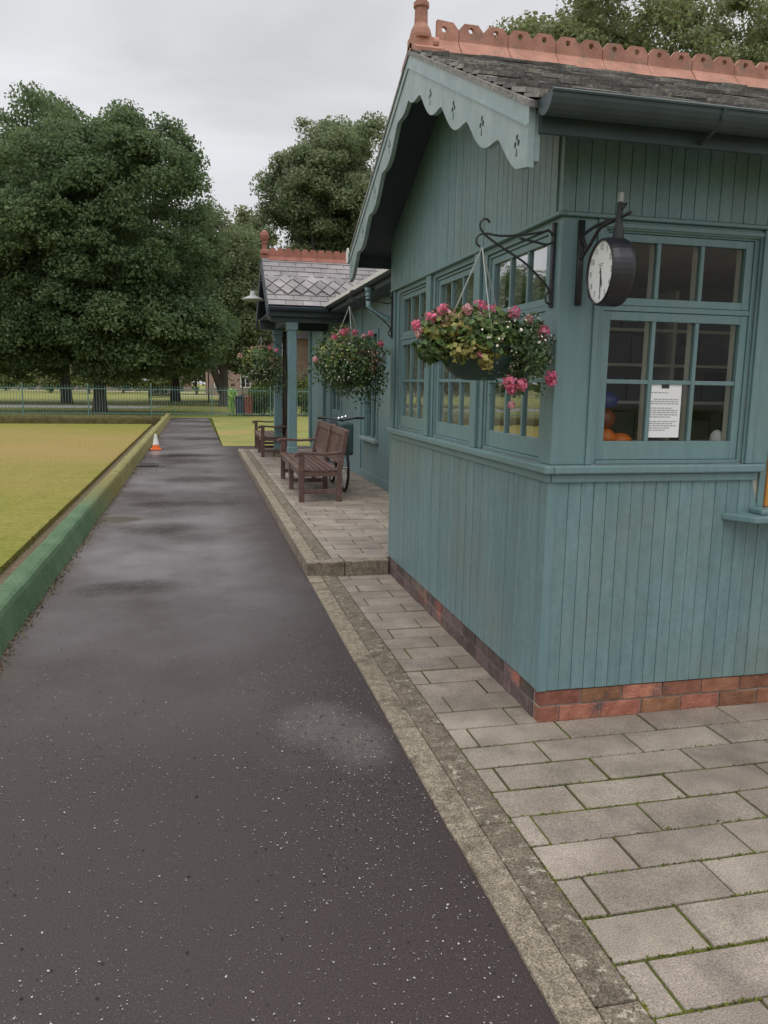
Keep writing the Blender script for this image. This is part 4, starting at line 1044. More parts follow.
def blossom(m_pts, rng, r=0.026, k=40, size=0.021):
    d = unit(k, rng); P = np.array(m_pts) + d * r * rng.uniform(0.6, 1.05, (k, 1)); return leaf_quads(P, d + rng.normal(size=(k, 3)) * 0.35, size, rng, 0.8)
def basket(label, seed, hook, big=1.0, first=False):
    """hook: world point the chains hang from; the bowl rim is 0.40 m under it"""
    rng = np.random.default_rng(seed)
    hx, hy, hz = hook
    b = thing('hanging_basket', label, 'hanging basket', hook, 'hanging baskets of pink geraniums')
    drop = 0.43; rz = hz - drop; rb = 0.185 * big
    prof = [(0.001, -0.150), (0.06, -0.149), (0.100, -0.138), (0.140, -0.105), (0.170, -0.055), (0.183, -0.01), (0.190, 0.0), (0.186, 0.006), (0.172, 0.0), (0.10, -0.02), (0.001, -0.02)]
    MB().lathe([(r_ * big, z * big) for r_, z in prof], (hx, hy, rz), 28, cap=False).build('bowl', 'bowl', b, smooth=True)
    for k in range(3):
        a = 2 * PI * k / 3 + 0.5
        e = Vector((hx + rb * math.cos(a), hy + rb * math.sin(a), rz)); s = Vector(hook)
        m = MB(); m.tube([s, e], 0.0032, 5)
        m.build('chain', 'enamel', b)
    def cloud(n, fn, size, mat, name='foliage', asp=0.75):
        P, Nn = fn(n); V, F = leaf_quads(P, Nn, size, rng, asp, 0.25)
        return raw_mesh(name, V - np.array(hook), F, mat, b, 'stuff' if name == 'small_flowers' else None)
    C = np.array([hx, hy, rz])
    def blob(cx, cy, cz, rx, ry, rz_, shell=0.5):
        def f(n):
            d = unit(n, rng); rad = rng.uniform(shell, 1.0, (n, 1)) ** 0.5
            lump = 1 + 0.22 * np.sin(d[:, :1] * 6 + seed) * np.sin(d[:, 1:2] * 5 + 2 * seed) + 0.12 * np.sin(d[:, 2:3] * 9 + d[:, :1] * 7)
            return C + np.array([cx, cy, cz]) + d * rad * lump * np.array([rx, ry, rz_]), d + np.array([0, 0, 0.4]) + rng.normal(size=(n, 3)) * 0.5
        return f
    def trail(x, y, z, rx, ry, L):
        def f(n):
            k = 42; sx = rng.normal(size=(k, 2)) * np.array([rx, ry]) ; ln = L * rng.uniform(0.35, 1.0, k)
            i = rng.integers(0, k, n); t = rng.uniform(0, 1, n)
            out = 1 + 0.25 * np.sin(t * 3)
            P = C + np.array([x, y, z]) + np.stack([sx[i, 0] * out, sx[i, 1] * out, -ln[i] * t], 1) + rng.normal(size=(n, 3)) * 0.014
            return P, rng.normal(size=(n, 3)) + np.array([-0.3, -0.6, 0.3])
        return f
    if first:
        cloud(1700, blob(-0.03, 0, 0.07, 0.25, 0.18, 0.095, 0.3), 0.030, 'leaf', asp=0.85)
        cloud(430, blob(-0.15, -0.02, 0.065, 0.14, 0.13, 0.075, 0.3), 0.027, 'leaf_yellow', asp=0.85)
        cloud(240, blob(-0.17, -0.02, 0.09, 0.14, 0.13, 0.075, 0.3), 0.024, 'leaf_brown', asp=0.6)
        cloud(520, blob(-0.21, 0.0, -0.01, 0.085, 0.12, 0.075, 0.2), 0.026, 'leaf', asp=0.8)
        cloud(110, blob(-0.035, -0.20, -0.055, 0.045, 0.03, 0.05, 0.1), 0.027, 'leaf_yellow', asp=0.9)
        cloud(2300, blob(0.16, -0.03, 0.01, 0.165, 0.19, 0.125, 0.25), 0.022, 'leaf_dark', asp=0.6)
        cloud(1300, trail(0.17, -0.06, 0.02, 0.065, 0.08, 0.26), 0.019, 'leaf_dark', asp=0.6)
        cloud(620, blob(0.03, -0.13, 0.015, 0.17, 0.08, 0.055, 0.3), 0.026, 'leaf', asp=0.8)
        cloud(240, blob(-0.10, -0.16, -0.02, 0.10, 0.05, 0.05, 0.3), 0.025, 'leaf_yellow', asp=0.85)
        cloud(230, blob(0.13, -0.07, 0.025, 0.19, 0.19, 0.14, 0.8), 0.012, 'whitepetal', 'small_flowers', 0.8)
        heads = [(-0.245, -0.06, 0.115, 0.034, 'pink'), (-0.265, 0.05, 0.055, 0.03, 'palepink'), (-0.14, 0.0, 0.135, 0.03, 'palepink'), (-0.015, -0.03, 0.175, 0.036, 'pink'), (-0.01, -0.05, 0.125, 0.034, 'pink'),
                 (0.055, 0.0, 0.165, 0.033, 'pink'), (-0.20, -0.08, 0.150, 0.030, 'pink'), (-0.09, -0.09, 0.155, 0.028, 'palepink'), (-0.30, -0.02, 0.085, 0.026, 'pink'), (0.20, -0.09, 0.120, 0.026, 'palepink'), (0.13, -0.08, 0.145, 0.034, 'pink'), (0.265, -0.10, 0.062, 0.038, 'pink'), (0.315, 0.0, 0.005, 0.036, 'palepink'), (0.305, -0.11, -0.125, 0.034, 'pink'), (0.315, -0.10, -0.150, 0.030, 'pink'),
                 (0.085, -0.17, -0.155, 0.036, 'pink'), (0.145, -0.17, -0.165, 0.036, 'pink'), (0.10, -0.16, -0.185, 0.03, 'pink'), (0.11, -0.14, -0.255, 0.02, 'palepink'), (-0.06, -0.19, -0.045, 0.022, 'pink'), (0.03, -0.17, 0.02, 0.02, 'palepink'), (0.36, -0.03, 0.03, 0.018, 'palepink')]
    else:
        cloud(2400, blob(0, 0, 0.02, 0.29, 0.27, 0.22, 0.35), 0.030, 'leaf', asp=0.75)
        cloud(1700, blob(0.0, -0.02, -0.07, 0.25, 0.24, 0.20, 0.35), 0.026, 'leaf_dark', asp=0.6)
        cloud(1300, trail(0.04, -0.02, -0.05, 0.13, 0.13, 0.34), 0.024, 'leaf_dark', asp=0.6)
        cloud(420, trail(0.20, -0.04, -0.06, 0.04, 0.06, 0.40), 0.024, 'leaf_dark', asp=0.6)
        cloud(320, blob(0.13, -0.12, 0.0, 0.12, 0.10, 0.12, 0.3), 0.028, 'leaf_brown', asp=0.6)
        cloud(300, blob(0.0, -0.06, -0.08, 0.26, 0.22, 0.20, 0.8), 0.013, 'whitepetal', 'small_flowers', 0.8)
        cloud(170, blob(-0.10, -0.08, 0.06, 0.17, 0.17, 0.15, 0.8), 0.03, 'leaf_yellow', asp=0.75)
        heads = [(-0.03, -0.05, 0.235, 0.036, 'pink'), (-0.07, -0.08, 0.215, 0.032, 'pink'), (0.04, -0.02, 0.22, 0.030, 'pink'), (-0.14, -0.10, 0.175, 0.032, 'pink'), (0.165, -0.05, 0.215, 0.030, 'pink'), (0.245, -0.08, 0.135, 0.032, 'pink'), (-0.285, -0.05, 0.0, 0.028, 'palepink'), (0.10, -0.1, 0.19, 0.024, 'palepink')]
        if seed % 2: heads = [(-0.27, -0.05, 0.10, 0.038, 'palepink'), (-0.12, -0.04, 0.20, 0.026, 'palepink'), (-0.02, -0.02, 0.215, 0.028, 'palepink'), (0.10, -0.08, 0.205, 0.030, 'pink'), (0.19, -0.06, 0.175, 0.034, 'pink'), (0.04, 0.0, 0.22, 0.024, 'palepink')]
    for (x, y, z, r_, mt) in heads:
        V, F = blossom((hx + x, hy + y, rz + z), rng, r_ * 0.85, 70, 0.016)
        raw_mesh('blossom', V - np.array(hook), F, mt, b)
    return b
basket('hanging basket with green bowl showing and half yellowing leaves, nearest on the booth', 4, (1.238, BY + 0.055, 2.224), 1.0, True)
basket('bushy round hanging basket with trailing foliage at the far corner of the booth', 6, (1.208, BY2 - 0.06, 2.238), 1.0)
b3 = basket('hanging basket overlapping the porch posts of the pavilion, furthest along the path', 9, (1.09, 14.05, 2.40), 1.38)
for ch in b3.children:
    if ch.name.split('.')[0] in ('foliage', 'small_flowers', 'blossom'):
        ch.scale = (1.35, 1.35, 1.30); ch.location = (0, 0, 0.10)

# =================================================================== PAVILION
PX = 2.60
pav = thing('pavilion', 'teal pavilion with grey slate roof and gabled porch on posts, behind the booth', 'pavilion', (PX, 8.6, 0.12))
PY0, PY1, PX2 = 8.6, 18.6, 7.6
def fp(u, w, v): return (PX - w, u, v)
rr = random.Random(41)
m = MB(fp)
wy0, wy1 = 11.50, 12.36
dy0, dy1 = 14.45, 15.75
for a, c, z0, z1 in ((PY0, wy0, 0.12, 2.95), (wy0, wy1, 0.12, 0.80), (wy0, wy1, 2.36, 2.95), (wy1, dy0, 0.12, 2.95), (dy0, dy1, 2.35, 2.95), (dy1, PY1, 0.12, 2.95)):
    n = max(1, round((c - a) / 0.11))
    for i in range(n):
        m.box(a + (c - a) * i / n + 0.0015, a + (c - a) * (i + 1) / n - 0.0015, -0.08, 0.0 + rr.uniform(-.001, .001), z0, z1)
m.build('wall', 'teal_board', pav)
m = MB(); m.box(PX + 0.085, PX2, PY0, PY0 + 0.1, 0.12, 2.95); m.box(PX + 0.085, PX2, PY1 - 0.1, PY1, 0.12, 2.95); m.box(PX2 - 0.1, PX2, PY0 + 0.1, PY1 - 0.1, 0.12, 2.95); m.build('wall', 'teal_board', pav)
m = MB(fp); m.box(PY0, PY1, 0.001, 0.02, 0.12, 0.25); m.box(wy1 + 0.3, wy1 + 0.42, 0.001, 0.02, 0.25, 2.9); m.box(16.4, 16.55, 0.001, 0.06, 0.25, 2.9); m.box(18.45, 18.6, 0.001, 0.06, 0.25, 2.9); m.build('trim', 'teal', pav, bevel=0.003)
# window
m = MB(fp); m.box(wy0 - 0.07, wy0, -0.06, 0.022, 0.80, 2.43); m.box(wy1, wy1 + 0.07, -0.06, 0.022, 0.80, 2.43); m.box(wy0, wy1, -0.06, 0.022, 2.36, 2.43); m.box(wy0, wy1, -0.05, 0.002, 1.55, 1.61)
m.box((wy0 + wy1) / 2 - 0.015, (wy0 + wy1) / 2 + 0.015, -0.05, -0.002, 0.80, 1.55); m.box((wy0 + wy1) / 2 - 0.015, (wy0 + wy1) / 2 + 0.015, -0.05, -0.002, 1.61, 2.36)
w = m.build('window', 'teal', pav, bevel=0.003)
MB(fp).add([(wy0, -0.03, 0.80), (wy1, -0.03, 0.80), (wy1, -0.03, 2.36), (wy0, -0.03, 2.36)], [(0, 1, 2, 3)]).build('pane', 'glass', w)
MB(fp).box(wy0 - 0.12, wy1 + 0.12, 0.0, 0.075, 0.745, 0.797).build('sill', 'teal_old', w, bevel=0.006)
# porch door, lower half panel, glazed
m = MB(fp); m.box(dy0, dy0 + 0.09, -0.07, 0.03, 0.12, 2.35); m.box(dy1 - 0.09, dy1, -0.07, 0.03, 0.12, 2.35); m.box(dy0 + 0.09, dy1 - 0.09, -0.07, 0.03, 2.26, 2.35)
for a, c in ((dy0 + 0.09, dy0 + 0.19), (dy0 + 0.60, dy0 + 0.70), (dy1 - 0.19, dy1 - 0.09)): m.box(a, c, -0.05, 0.0, 0.14, 2.26)
for a, c in ((dy0 + 0.19, dy0 + 0.60), (dy0 + 0.70, dy1 - 0.19)):
    for z0, z1 in ((0.14, 0.34), (1.02, 1.12), (2.14, 2.26)): m.box(a, c, -0.05, -0.001, z0, z1)
    m.box(a, c, -0.03, -0.012, 0.34, 1.02)
d = m.build('door', 'teal', pav, bevel=0.003)
MB(fp).add([(dy0 + 0.19, -0.03, 1.12), (dy1 - 0.19, -0.03, 1.12), (dy1 - 0.19, -0.03, 2.14), (dy0 + 0.19, -0.03, 2.14)], [(0, 1, 2, 3)]).build('pane', 'glass', d)
# main roof
EX, EZ2, RX2, RZ2 = 2.26, 2.915, 5.1, 4.15
m = MB()
for s in (-1, 1):
    xa = EX if s < 0 else 2 * RX2 - EX
    pts = [(xa, PY0 - 0.2, EZ2), (xa, PY1 + 0.25, EZ2), (RX2, PY1 + 0.25, RZ2), (RX2, PY0 - 0.2, RZ2)]
    m.prism(pts[::-1] if s < 0 else pts, (0, 0, 0.05))
mroof = m.build('roof', 'slate2', pav)
for y in np.arange(PY0 - 0.2, PY1, 0.45): pass
m = MB()
for s in (-1, 1):
    q = [Vector((RX2, PY0 - 0.2, RZ2 + 0.08)), Vector((RX2, PY1 + 0.25, RZ2 + 0.08))]; d2 = Vector((s * 0.14, 0, -0.06)); q += [q[1] + d2, q[0] + d2]
    m.prism(q if s < 0 else q[::-1], (0, 0, 0.025))
m.build('ridge_cap', 'terra2', mroof)
for y in (PY0 - 0.02, PY1 - 0.02):
    MB().prism([(PX, y, 2.95), (PX2, y, 2.95), (RX2, y, RZ2 - 0.02)], (0, 0.04, 0)).build('gable', 'teal_board', pav)
m = MB(); m.box(EX + 0.0, EX + 0.022, PY0 - 0.2, 13.80, 2.825, 2.925); m.build('fascia', 'teal_soffit_shade', pav)
m = MB(); m.box(EX + 0.024, PX, PY0 - 0.2, 13.9, 2.835, 2.85); m.box(EX + 0.024, PX, 16.4, PY1 + 0.2, 2.835, 2.85); m.build('soffit', 'teal_soffit_shade', pav)
g3 = gutter((EX - 0.055, 13.80, 2.93), (EX - 0.055, PY0 - 0.2, 2.93), 0.045, pav, 'teal_soffit_shade')
MB().bar((EX - 0.108, 13.80, 2.935), (EX - 0.108, PY0 - 0.2, 2.935), 0.014, 0.050).build('roof_edge', 'white', pav)
m = MB(); m.lathe([(0.0, 0), (0.045, 0), (0.05, 0.015), (0.038, 0.03), (0.038, 0.05), (0.048, 0.055), (0.048, 0.075), (0.038, 0.08), (0.038, 0.11), (0.05, 0.115), (0.055, 0.16), (0.0, 0.16)], (EX - 0.055, 10.35, 2.70), 14)
m.tube([(EX - 0.055, 10.35, 2.70), (EX - 0.055, 10.35, 2.62), (EX - 0.01, 10.33, 2.56), (EX + 0.16, 10.25, 2.47), (EX + 0.27, 10.2, 2.42), (EX + 0.29, 10.2, 2.34), (EX + 0.29, 10.2, 0.15)], 0.038, 10)
m.build('downpipe', 'teal', pav, smooth=True)
# porch
QY0, QY1, QX0 = 13.78, 16.42, 1.22
QR, QZ0, QZ1 = (QY0 + QY1) / 2, 2.885, 3.83
m = MB(); psl = (QZ1 - QZ0) / (QR - QY0)
for s in (-1, 1):
    ye = QY0 if s < 0 else QY1
    pts = [(QX0, ye, QZ0), (4.5, ye, QZ0), (4.5, QR, QZ1), (QX0, QR, QZ1)]
    m.prism(pts if s < 0 else pts[::-1], (0, 0, 0.035))
proof = m.build('porch_roof', 'teal_soffit_shade', pav)
pl = math.hypot(QR - QY0, QZ1 - QZ0); pc, ps = (QR - QY0) / pl, (QZ1 - QZ0) / pl
m = MB(); rr = random.Random(50)
def porch_slates(s):
    p0 = Vector((QX0 - 0.03, QY0 - 0.05 if s < 0 else QY1 + 0.05, QZ0 + 0.022)); du = Vector((1, 0, 0)); dv = Vector((0, pc if s < 0 else -pc, ps)); nn = Vector((0, -ps if s < 0 else ps, pc))
    Lx = 3.2; tot = pl + 0.05; ex = tot / 10.0
    def row(j, L=0.30):
        off = -0.5 * L if j % 2 else 0; u = off
        while u < Lx:
            a, b = max(u + 0.004, 0), min(u + L - 0.004, Lx)
            if b - a > 0.03:
                v0 = j * ex; v1 = v0 + ex * 1.3; l = 0.016 + rr.uniform(-.002, .003)
                q = [p0 + du * a + dv * v0 + nn * l, p0 + du * b + dv * v0 + nn * l, p0 + du * b + dv * min(v1, tot) + nn * 0.003, p0 + du * a + dv * min(v1, tot) + nn * 0.003]
                m.prism(q if s < 0 else q[::-1], nn * 0.008)
            u += L
    for j in range(10): row(j)
    # diamond band
    hw = 0.122; hh = ex * 1.05
    for k in range(3):
        cv = (2.9 + 1.07 * k) * ex + 0.02; u = (0.0 if k % 2 else hw)
        while u < Lx:
            l = 0.034 + rr.uniform(-.002, .002)
            w_ = hw * 0.93; h_ = hh * 0.93
            q = [p0 + du * u + dv * (cv - h_) + nn * (l + 0.004), p0 + du * min(u + w_, Lx) + dv * cv + nn * l, p0 + du * u + dv * (cv + h_) + nn * (l - 0.004), p0 + du * max(u - w_, 0) + dv * cv + nn * l]
            m.prism(q if s < 0 else q[::-1], nn * 0.007); u += 2 * hw
porch_slates(-1); porch_slates(1)
m.build('slates', 'slate2', proof)
x = QX0 + 0.10
while x < 4.4:
    ridge_tile(x, 0.30, QR, QZ1 + 0.060, False, 0.175, 'terra2', proof, (pc, ps), 0.14); x += 0.30
m = MB(); m.box(QX0 - 0.04, QX0 + 0.10, QR - 0.05, QR + 0.05, QZ1 + 0.02, QZ1 + 0.12)
m.lathe([(0.0, 0), (0.085, 0), (0.075, 0.05), (0.045, 0.09), (0.045, 0.17), (0.06, 0.19), (0.045, 0.21), (0.075, 0.27), (0.085, 0.32), (0.07, 0.375), (0.03, 0.41), (0.0, 0.42)], (QX0 + 0.03, QR, QZ1 + 0.12), 16)
m.build('finial', 'terra2', proof)
m = MB()
for s in (-1, 1):
    ye = QY0 - 0.03 if s < 0 else QY1 + 0.03; ze = QZ0 + 0.005
    q = [(QX0 - 0.045, ye, ze), (QX0 - 0.045, QR, QZ1 + 0.03), (QX0 - 0.045, QR, QZ1 - 0.20), (QX0 - 0.045, ye, ze - 0.22)]
    m.prism(q if s < 0 else q[::-1], (0.03, 0, 0))
m.build('bargeboard', 'teal_soffit_shade', proof)
g4 = gutter((2.2, QY0 - 0.085, QZ0 - 0.005), (QX0 - 0.02, QY0 - 0.085, QZ0 - 0.005), 0.055, proof, 'teal_soffit_shade')
m = MB(); m.box(QX0 + 0.02, 2.58, QY0 + 0.10, QY0 + 0.24, 2.66, 2.82); m.box(QX0 + 0.02, 2.58, QY1 - 0.24, QY1 - 0.10, 2.66, 2.82); m.box(QX0 + 0.30, QX0 + 0.44, QY0 + 0.24, QY1 - 0.24, 2.66, 2.82)
m.box(QX0 + 0.0, 2.6, QY0 + 0.005, QY0 + 0.025, 2.74, 2.88)
m.build('beam', 'teal_eaves_shade', pav, bevel=0.004)
m = MB(); m.box(QX0 + 0.02, PX, QY0 + 0.1, QY1 - 0.1, 2.825, 2.845); m.build('porch_ceiling', 'teal_soffit_shade', pav)
m = MB(); m.prism([(QX0 + 0.32, QY0 + 0.1, 2.85), (QX0 + 0.32, QY1 - 0.1, 2.85), (QX0 + 0.32, QR, QZ1 - 0.04)], (0.03, 0, 0)); m.build('porch_gable', 'teal_board', pav)
for (px, py) in ((1.615, 13.96), (1.585, 16.18)):
    m = MB(); m.box(px - 0.078, px + 0.078, py - 0.078, py + 0.078, 0.24, 2.66); m.box(px - 0.10, px + 0.10, py - 0.10, py + 0.10, 2.52, 2.655)
    m.box(px - 0.088, px + 0.088, py - 0.088, py + 0.088, 0.24, 0.50)
    p = m.build('porch_post', 'teal', pav, bevel=0.012)
    MB().prism([(px - 0.12, py - 0.12, 0.115), (px + 0.12, py - 0.12, 0.115), (px + 0.12, py + 0.12, 0.115), (px - 0.12, py + 0.12, 0.115)], (0, 0, 0.124)).build('post_base', 'kerbstone', p, bevel=0.015)
MB().tube([(1.735, 16.20, 2.64), (1.735, 16.20, 0.13)], 0.052, 10).build('downpipe', 'brownpipe', pav, smooth=True)
# bracket for the far basket (on the near porch post)
b = thing('basket_bracket', 'plain iron basket bracket on the near porch post of the pavilion', 'bracket', (1.537, 14.05, 2.42), 'wrought iron basket brackets')
m = MB(); m.tube([(1.537, 14.05, 2.44), (1.30, 14.05, 2.44), (1.09, 14.05, 2.43), (1.07, 14.05, 2.40), (1.09, 14.05, 2.385)], 0.008, 6); m.tube([(1.537, 14.05, 2.15), (1.15, 14.05, 2.43)], 0.007, 6); m.build('arm', 'iron', b)
MB().box(1.527, 1.5365, 14.035, 14.065, 2.1, 2.5).build('wall_plate', 'iron', b)
# lamp on the porch gable
lp = thing('wall_lamp', 'grey shaded lamp on a thin arm from the pavilion porch gable', 'lamp', (1.03, QR, 3.1))
m = MB(); m.tube([(QX0 + 0.31, QR, 3.42), (1.25, QR, 3.47), (1.09, QR, 3.45), (1.03, QR, 3.38), (1.03, QR, 3.26)], 0.014, 8); m.build('arm', 'iron', lp)
m = MB(); m.lathe([(0.0, 0.15), (0.045, 0.15), (0.055, 0.07), (0.10, 0.05), (0.185, 0.012), (0.215, -0.008), (0.21, -0.012), (0.10, 0.03), (0.03, 0.05), (0.0, 0.05)], (1.03, QR, 3.13), 24, cap=False); m.build('lamp_shade', 'enamel', lp, smooth=True)
m = MB(); m.lathe([(0.001, -0.03), (0.03, -0.015), (0.032, 0.02), (0.02, 0.055), (0.001, 0.06)], (1.03, QR, 3.13), 12, cap=False); m.build('bulb', 'white', lp, smooth=True)

# =================================================================== BENCHES
def make_bench(label, L):
    """faces -x; local origin at the near front leg; runs along +y"""
    b = thing('garden_bench', label, 'bench', (0, 0, 0), 'slatted timber benches on the terrace')
    W = 'wood'; ys = (0.035, L / 2, L - 0.035)
    for y in ys:
        m = MB(); m.box(-0.035, 0.035, y - 0.033, y + 0.033, 0, 0.60 if y != ys[1] else 0.385); m.build('leg', W, b, bevel=0.006, local=True)
        m = MB(); m.prism([(0.45, y - 0.033, 0), (0.52, y - 0.033, 0), (0.515, y - 0.033, 0.40), (0.605, y - 0.033, 0.90), (0.55, y - 0.033, 0.91), (0.455, y - 0.033, 0.42)], (0, 0.066, 0)); m.build('leg', W, b, bevel=0.006, local=True)
        m = MB(); m.box(0.036, 0.449, y - 0.022, y + 0.022, 0.10, 0.155); m.box(0.036, 0.455, y - 0.024, y + 0.024, 0.325, 0.392); m.build('stretcher', W, b, bevel=0.004, local=True)
    m = MB()
    m.box(-0.022, 0.022, ys[0] + 0.034, ys[1] - 0.034, 0.31, 0.392); m.box(-0.022, 0.022, ys[1] + 0.034, ys[2] - 0.034, 0.31, 0.392); m.box(-0.048, 0.022, 0.0, L, 0.394, 0.420)
    for k in range(6):
        x = 0.036 + k * 0.074; z = 0.396 - 0.010 * math.sin(PI * k / 5); m.box(x, x + 0.060, 0.0, L, z, z + 0.022)
    m.build('seat', W, b, bevel=0.004, local=True)
    m = MB()
    def bk(t): return 0.505 + 0.095 * t      # back plane x at height fraction t
    def rail(z0, z1, y0, y1, w=0.04):
        t0, t1 = (z0 - 0.42) / 0.48, (z1 - 0.42) / 0.48
        m.prism([(bk(t0) - w / 2, y0, z0), (bk(t0) + w / 2, y0, z0), (bk(t1) + w / 2, y0, z1), (bk(t1) - w / 2, y0, z1)], (0, y1 - y0, 0))
    for a, c in ((ys[0] + 0.034, ys[1] - 0.034), (ys[1] + 0.034, ys[2] - 0.034)):
        rail(0.47, 0.525, a, c)
        y = a + 0.03
        while y < c - 0.04:
            t0, t1 = (0.526 - 0.42) / 0.48, (0.828 - 0.42) / 0.48
            m.prism([(bk(t0) - 0.009, y, 0.526), (bk(t0) + 0.009, y, 0.526), (bk(t1) + 0.009, y, 0.828), (bk(t1) - 0.009, y, 0.828)], (0, 0.050, 0)); y += 0.082
    rail(0.830, 0.912, ys[0] + 0.034, ys[1] - 0.034, 0.045); rail(0.830, 0.912, ys[1] + 0.034, ys[2] - 0.034, 0.045)
    m.build('backrest', W, b, bevel=0.004, local=True)
    for y in (ys[0], ys[2]):
        m = MB(); pr = [(-0.085, 0.575), (-0.095, 0.605), (-0.075, 0.632), (-0.02, 0.645), (0.10, 0.638), (0.25, 0.625), (0.40, 0.632), (0.52, 0.650), (0.52, 0.615), (0.40, 0.598), (0.25, 0.592), (0.10, 0.603), (-0.01, 0.604), (-0.045, 0.592), (-0.06, 0.572)]
        m.prism([(x, y - 0.040, z) for x, z in pr], (0, 0.080, 0)); m.build('armrest', W, b, bevel=0.006, local=True)
    return b
bench1 = make_bench('brown slatted timber bench nearest along the terrace, bicycle leaning behind it', 2.52)
bench1.location = (1.262, 9.86, 0.1205); bench1.rotation_euler = (0, 0, R(-0.5))
bench2 = copy_tree(bench1); bench2['label'] = 'weathered timber bench further off, half hidden behind the porch posts'
bench2.location = (1.262, 16.02, 0.1205); bench2.scale = (1, 0.86, 1)
# =================================================================== BICYCLE
bk_ = thing('bicycle', 'dark bicycle with square green front bag, parked between bench and pavilion wall', 'bicycle', (1.93, 10.75, 0.12))
Rw = 0.34
for yc, nm in ((10.78, 'front'), (11.83, 'rear')):
    m = MB(); pts = [(1.975, yc + (Rw - 0.018) * math.cos(2 * PI * i / 36), 0.12 + Rw + (Rw - 0.018) * math.sin(2 * PI * i / 36)) for i in range(36)]
    m.tube(pts, 0.019, 8, closed=True); t = m.build('wheel', 'rubber', bk_, smooth=True)
    m = MB(); pts = [(1.975, yc + (Rw - 0.045) * math.cos(2 * PI * i / 36), 0.12 + Rw + (Rw - 0.045) * math.sin(2 * PI * i / 36)) for i in range(36)]
    m.tube(pts, 0.010, 6, closed=True); m.build('rim', 'chrome', t, smooth=True)
    m = MB()
    for i in range(18):
        a = 2 * PI * i / 18; m.tube([(1.975 + 0.02 * (-1) ** i, yc, 0.12 + Rw), (1.975, yc + (Rw - 0.05) * math.cos(a), 0.12 + Rw + (Rw - 0.05) * math.sin(a))], 0.0018, 4)
    m.lathe([(0.018, -0.04), (0.02, 0.04)], (1.975, yc, 0.12 + Rw), 10, 'x'); m.build('spokes', 'chrome', t)
m = MB(); Z = 0.12 + Rw
head = (1.975, 11.02, 0.92); bb = (1.975, 11.42, 0.42); st = (1.975, 11.55, 0.86)
m.tube([(1.975, 10.99, 1.05), head, (1.975, 11.05, 0.78)], 0.018, 8); m.tube([head, st], 0.015, 8); m.tube([(1.975, 11.05, 0.80), bb], 0.017, 8); m.tube([bb, st, (1.975, 11.58, 0.96)], 0.015, 8)
for sx in (-0.055, 0.055):
    m.tube([(1.975 + sx * 0.4, 11.05, 0.79), (1.975 + sx, 10.93, 0.70), (1.975 + sx, 10.78, Z)], 0.011, 6); m.tube([st, (1.975 + sx, 11.83, Z)], 0.008, 6); m.tube([bb, (1.975 + sx, 11.83, Z)], 0.009, 6)
m.build('frame', 'black', bk_, smooth=True)
m = MB(); m.tube(spline([(1.675, 11.10, 1.135), (1.76, 11.04, 1.14), (1.90, 10.98, 1.12), (1.98, 10.98, 1.11), (2.06, 10.98, 1.12), (2.20, 11.04, 1.14), (2.285, 11.10, 1.135)]), 0.012, 8); m.tube([(1.98, 10.98, 1.11), (1.975, 10.99, 1.04)], 0.015, 8); hb = m.build('handlebar', 'black', bk_, smooth=True)
for xs in ((1.65, 1.76), (2.20, 2.31)): MB().tube([(xs[0], 11.115 - 0.04 * (0.0), 1.135), (xs[1], 11.05, 1.14)], 0.018, 8).build('grip', 'rubber', hb)
for x in (1.925, 1.975, 2.025): MB().lathe([(0.001, -0.018), (0.022, -0.012), (0.024, 0.012), (0.001, 0.018)], (x, 10.945, 1.135 + (x - 1.925) * 0.25), 12, 'y', cap=False).build('bell', 'chrome', hb, smooth=True)
MB().box(1.908, 2.085, 10.66, 10.98, 0.64, 1.09).build('front_bag', 'bagfab', bk_, bevel=0.03)
m = MB(); m.tube([(1.975, 11.47, 0.985), (1.975, 11.55, 0.99), (1.975, 11.72, 0.985)], [0.025, 0.045, 0.085], 12); m.build('saddle', 'black', bk_, smooth=True)
m = MB(); m.lathe([(0.09, -0.004), (0.09, 0.004)], (1.94, 11.42, 0.42), 20, 'x'); m.tube([(1.93, 11.42, 0.42), (1.91, 11.48, 0.27)], 0.009, 6); m.box(1.84, 1.92, 11.45, 11.52, 0.255, 0.275); m.tube([(2.02, 11.42, 0.42), (2.04, 11.36, 0.57)], 0.009, 6); m.box(2.03, 2.11, 11.33, 11.40, 0.56, 0.58); m.build('crank', 'chrome', bk_)

# =================================================================== SMALL THINGS ON THE PATH
cn = thing('traffic_cone', 'small orange and white traffic cone against the green kerb', 'traffic cone', (-0.99, 19.3, 0))
MB().box(-1.115, -0.865, 19.175, 19.425, 0.0, 0.035).build('base', 'orange', cn, bevel=0.01)
MB().lathe([(0.098, 0.033), (0.075, 0.125)], (-0.99, 19.3, 0), 20).build('cone_body', 'orange', cn, smooth=False)
MB().lathe([(0.0755, 0.126), (0.038, 0.30)], (-0.99, 19.3, 0), 20).build('reflective_sleeve', 'white', cn, smooth=False)
MB().lathe([(0.0375, 0.301), (0.024, 0.37), (0.018, 0.375)], (-0.99, 19.3, 0), 20).build('tip', 'white', cn)
dr = thing('drain_cover', 'dark iron drain grating lying at the foot of the green kerb', 'drain cover', (-1.03, 15.7, 0))
m = MB(); m.box(-1.15, -0.78, 15.48, 15.52, 0.004, 0.026); m.box(-1.15, -0.78, 15.92, 15.96, 0.004, 0.026); m.box(-1.15, -1.11, 15.52, 15.92, 0.004, 0.026); m.box(-0.82, -0.78, 15.52, 15.92, 0.004, 0.026); m.build('frame', 'metalgrey', dr, bevel=0.004)
m = MB()
for k in range(6): m.box(-1.11, -0.82, 15.545 + k * 0.063, 15.58 + k * 0.063, 0.004, 0.020)
m.build('grating', 'metalgrey', dr)

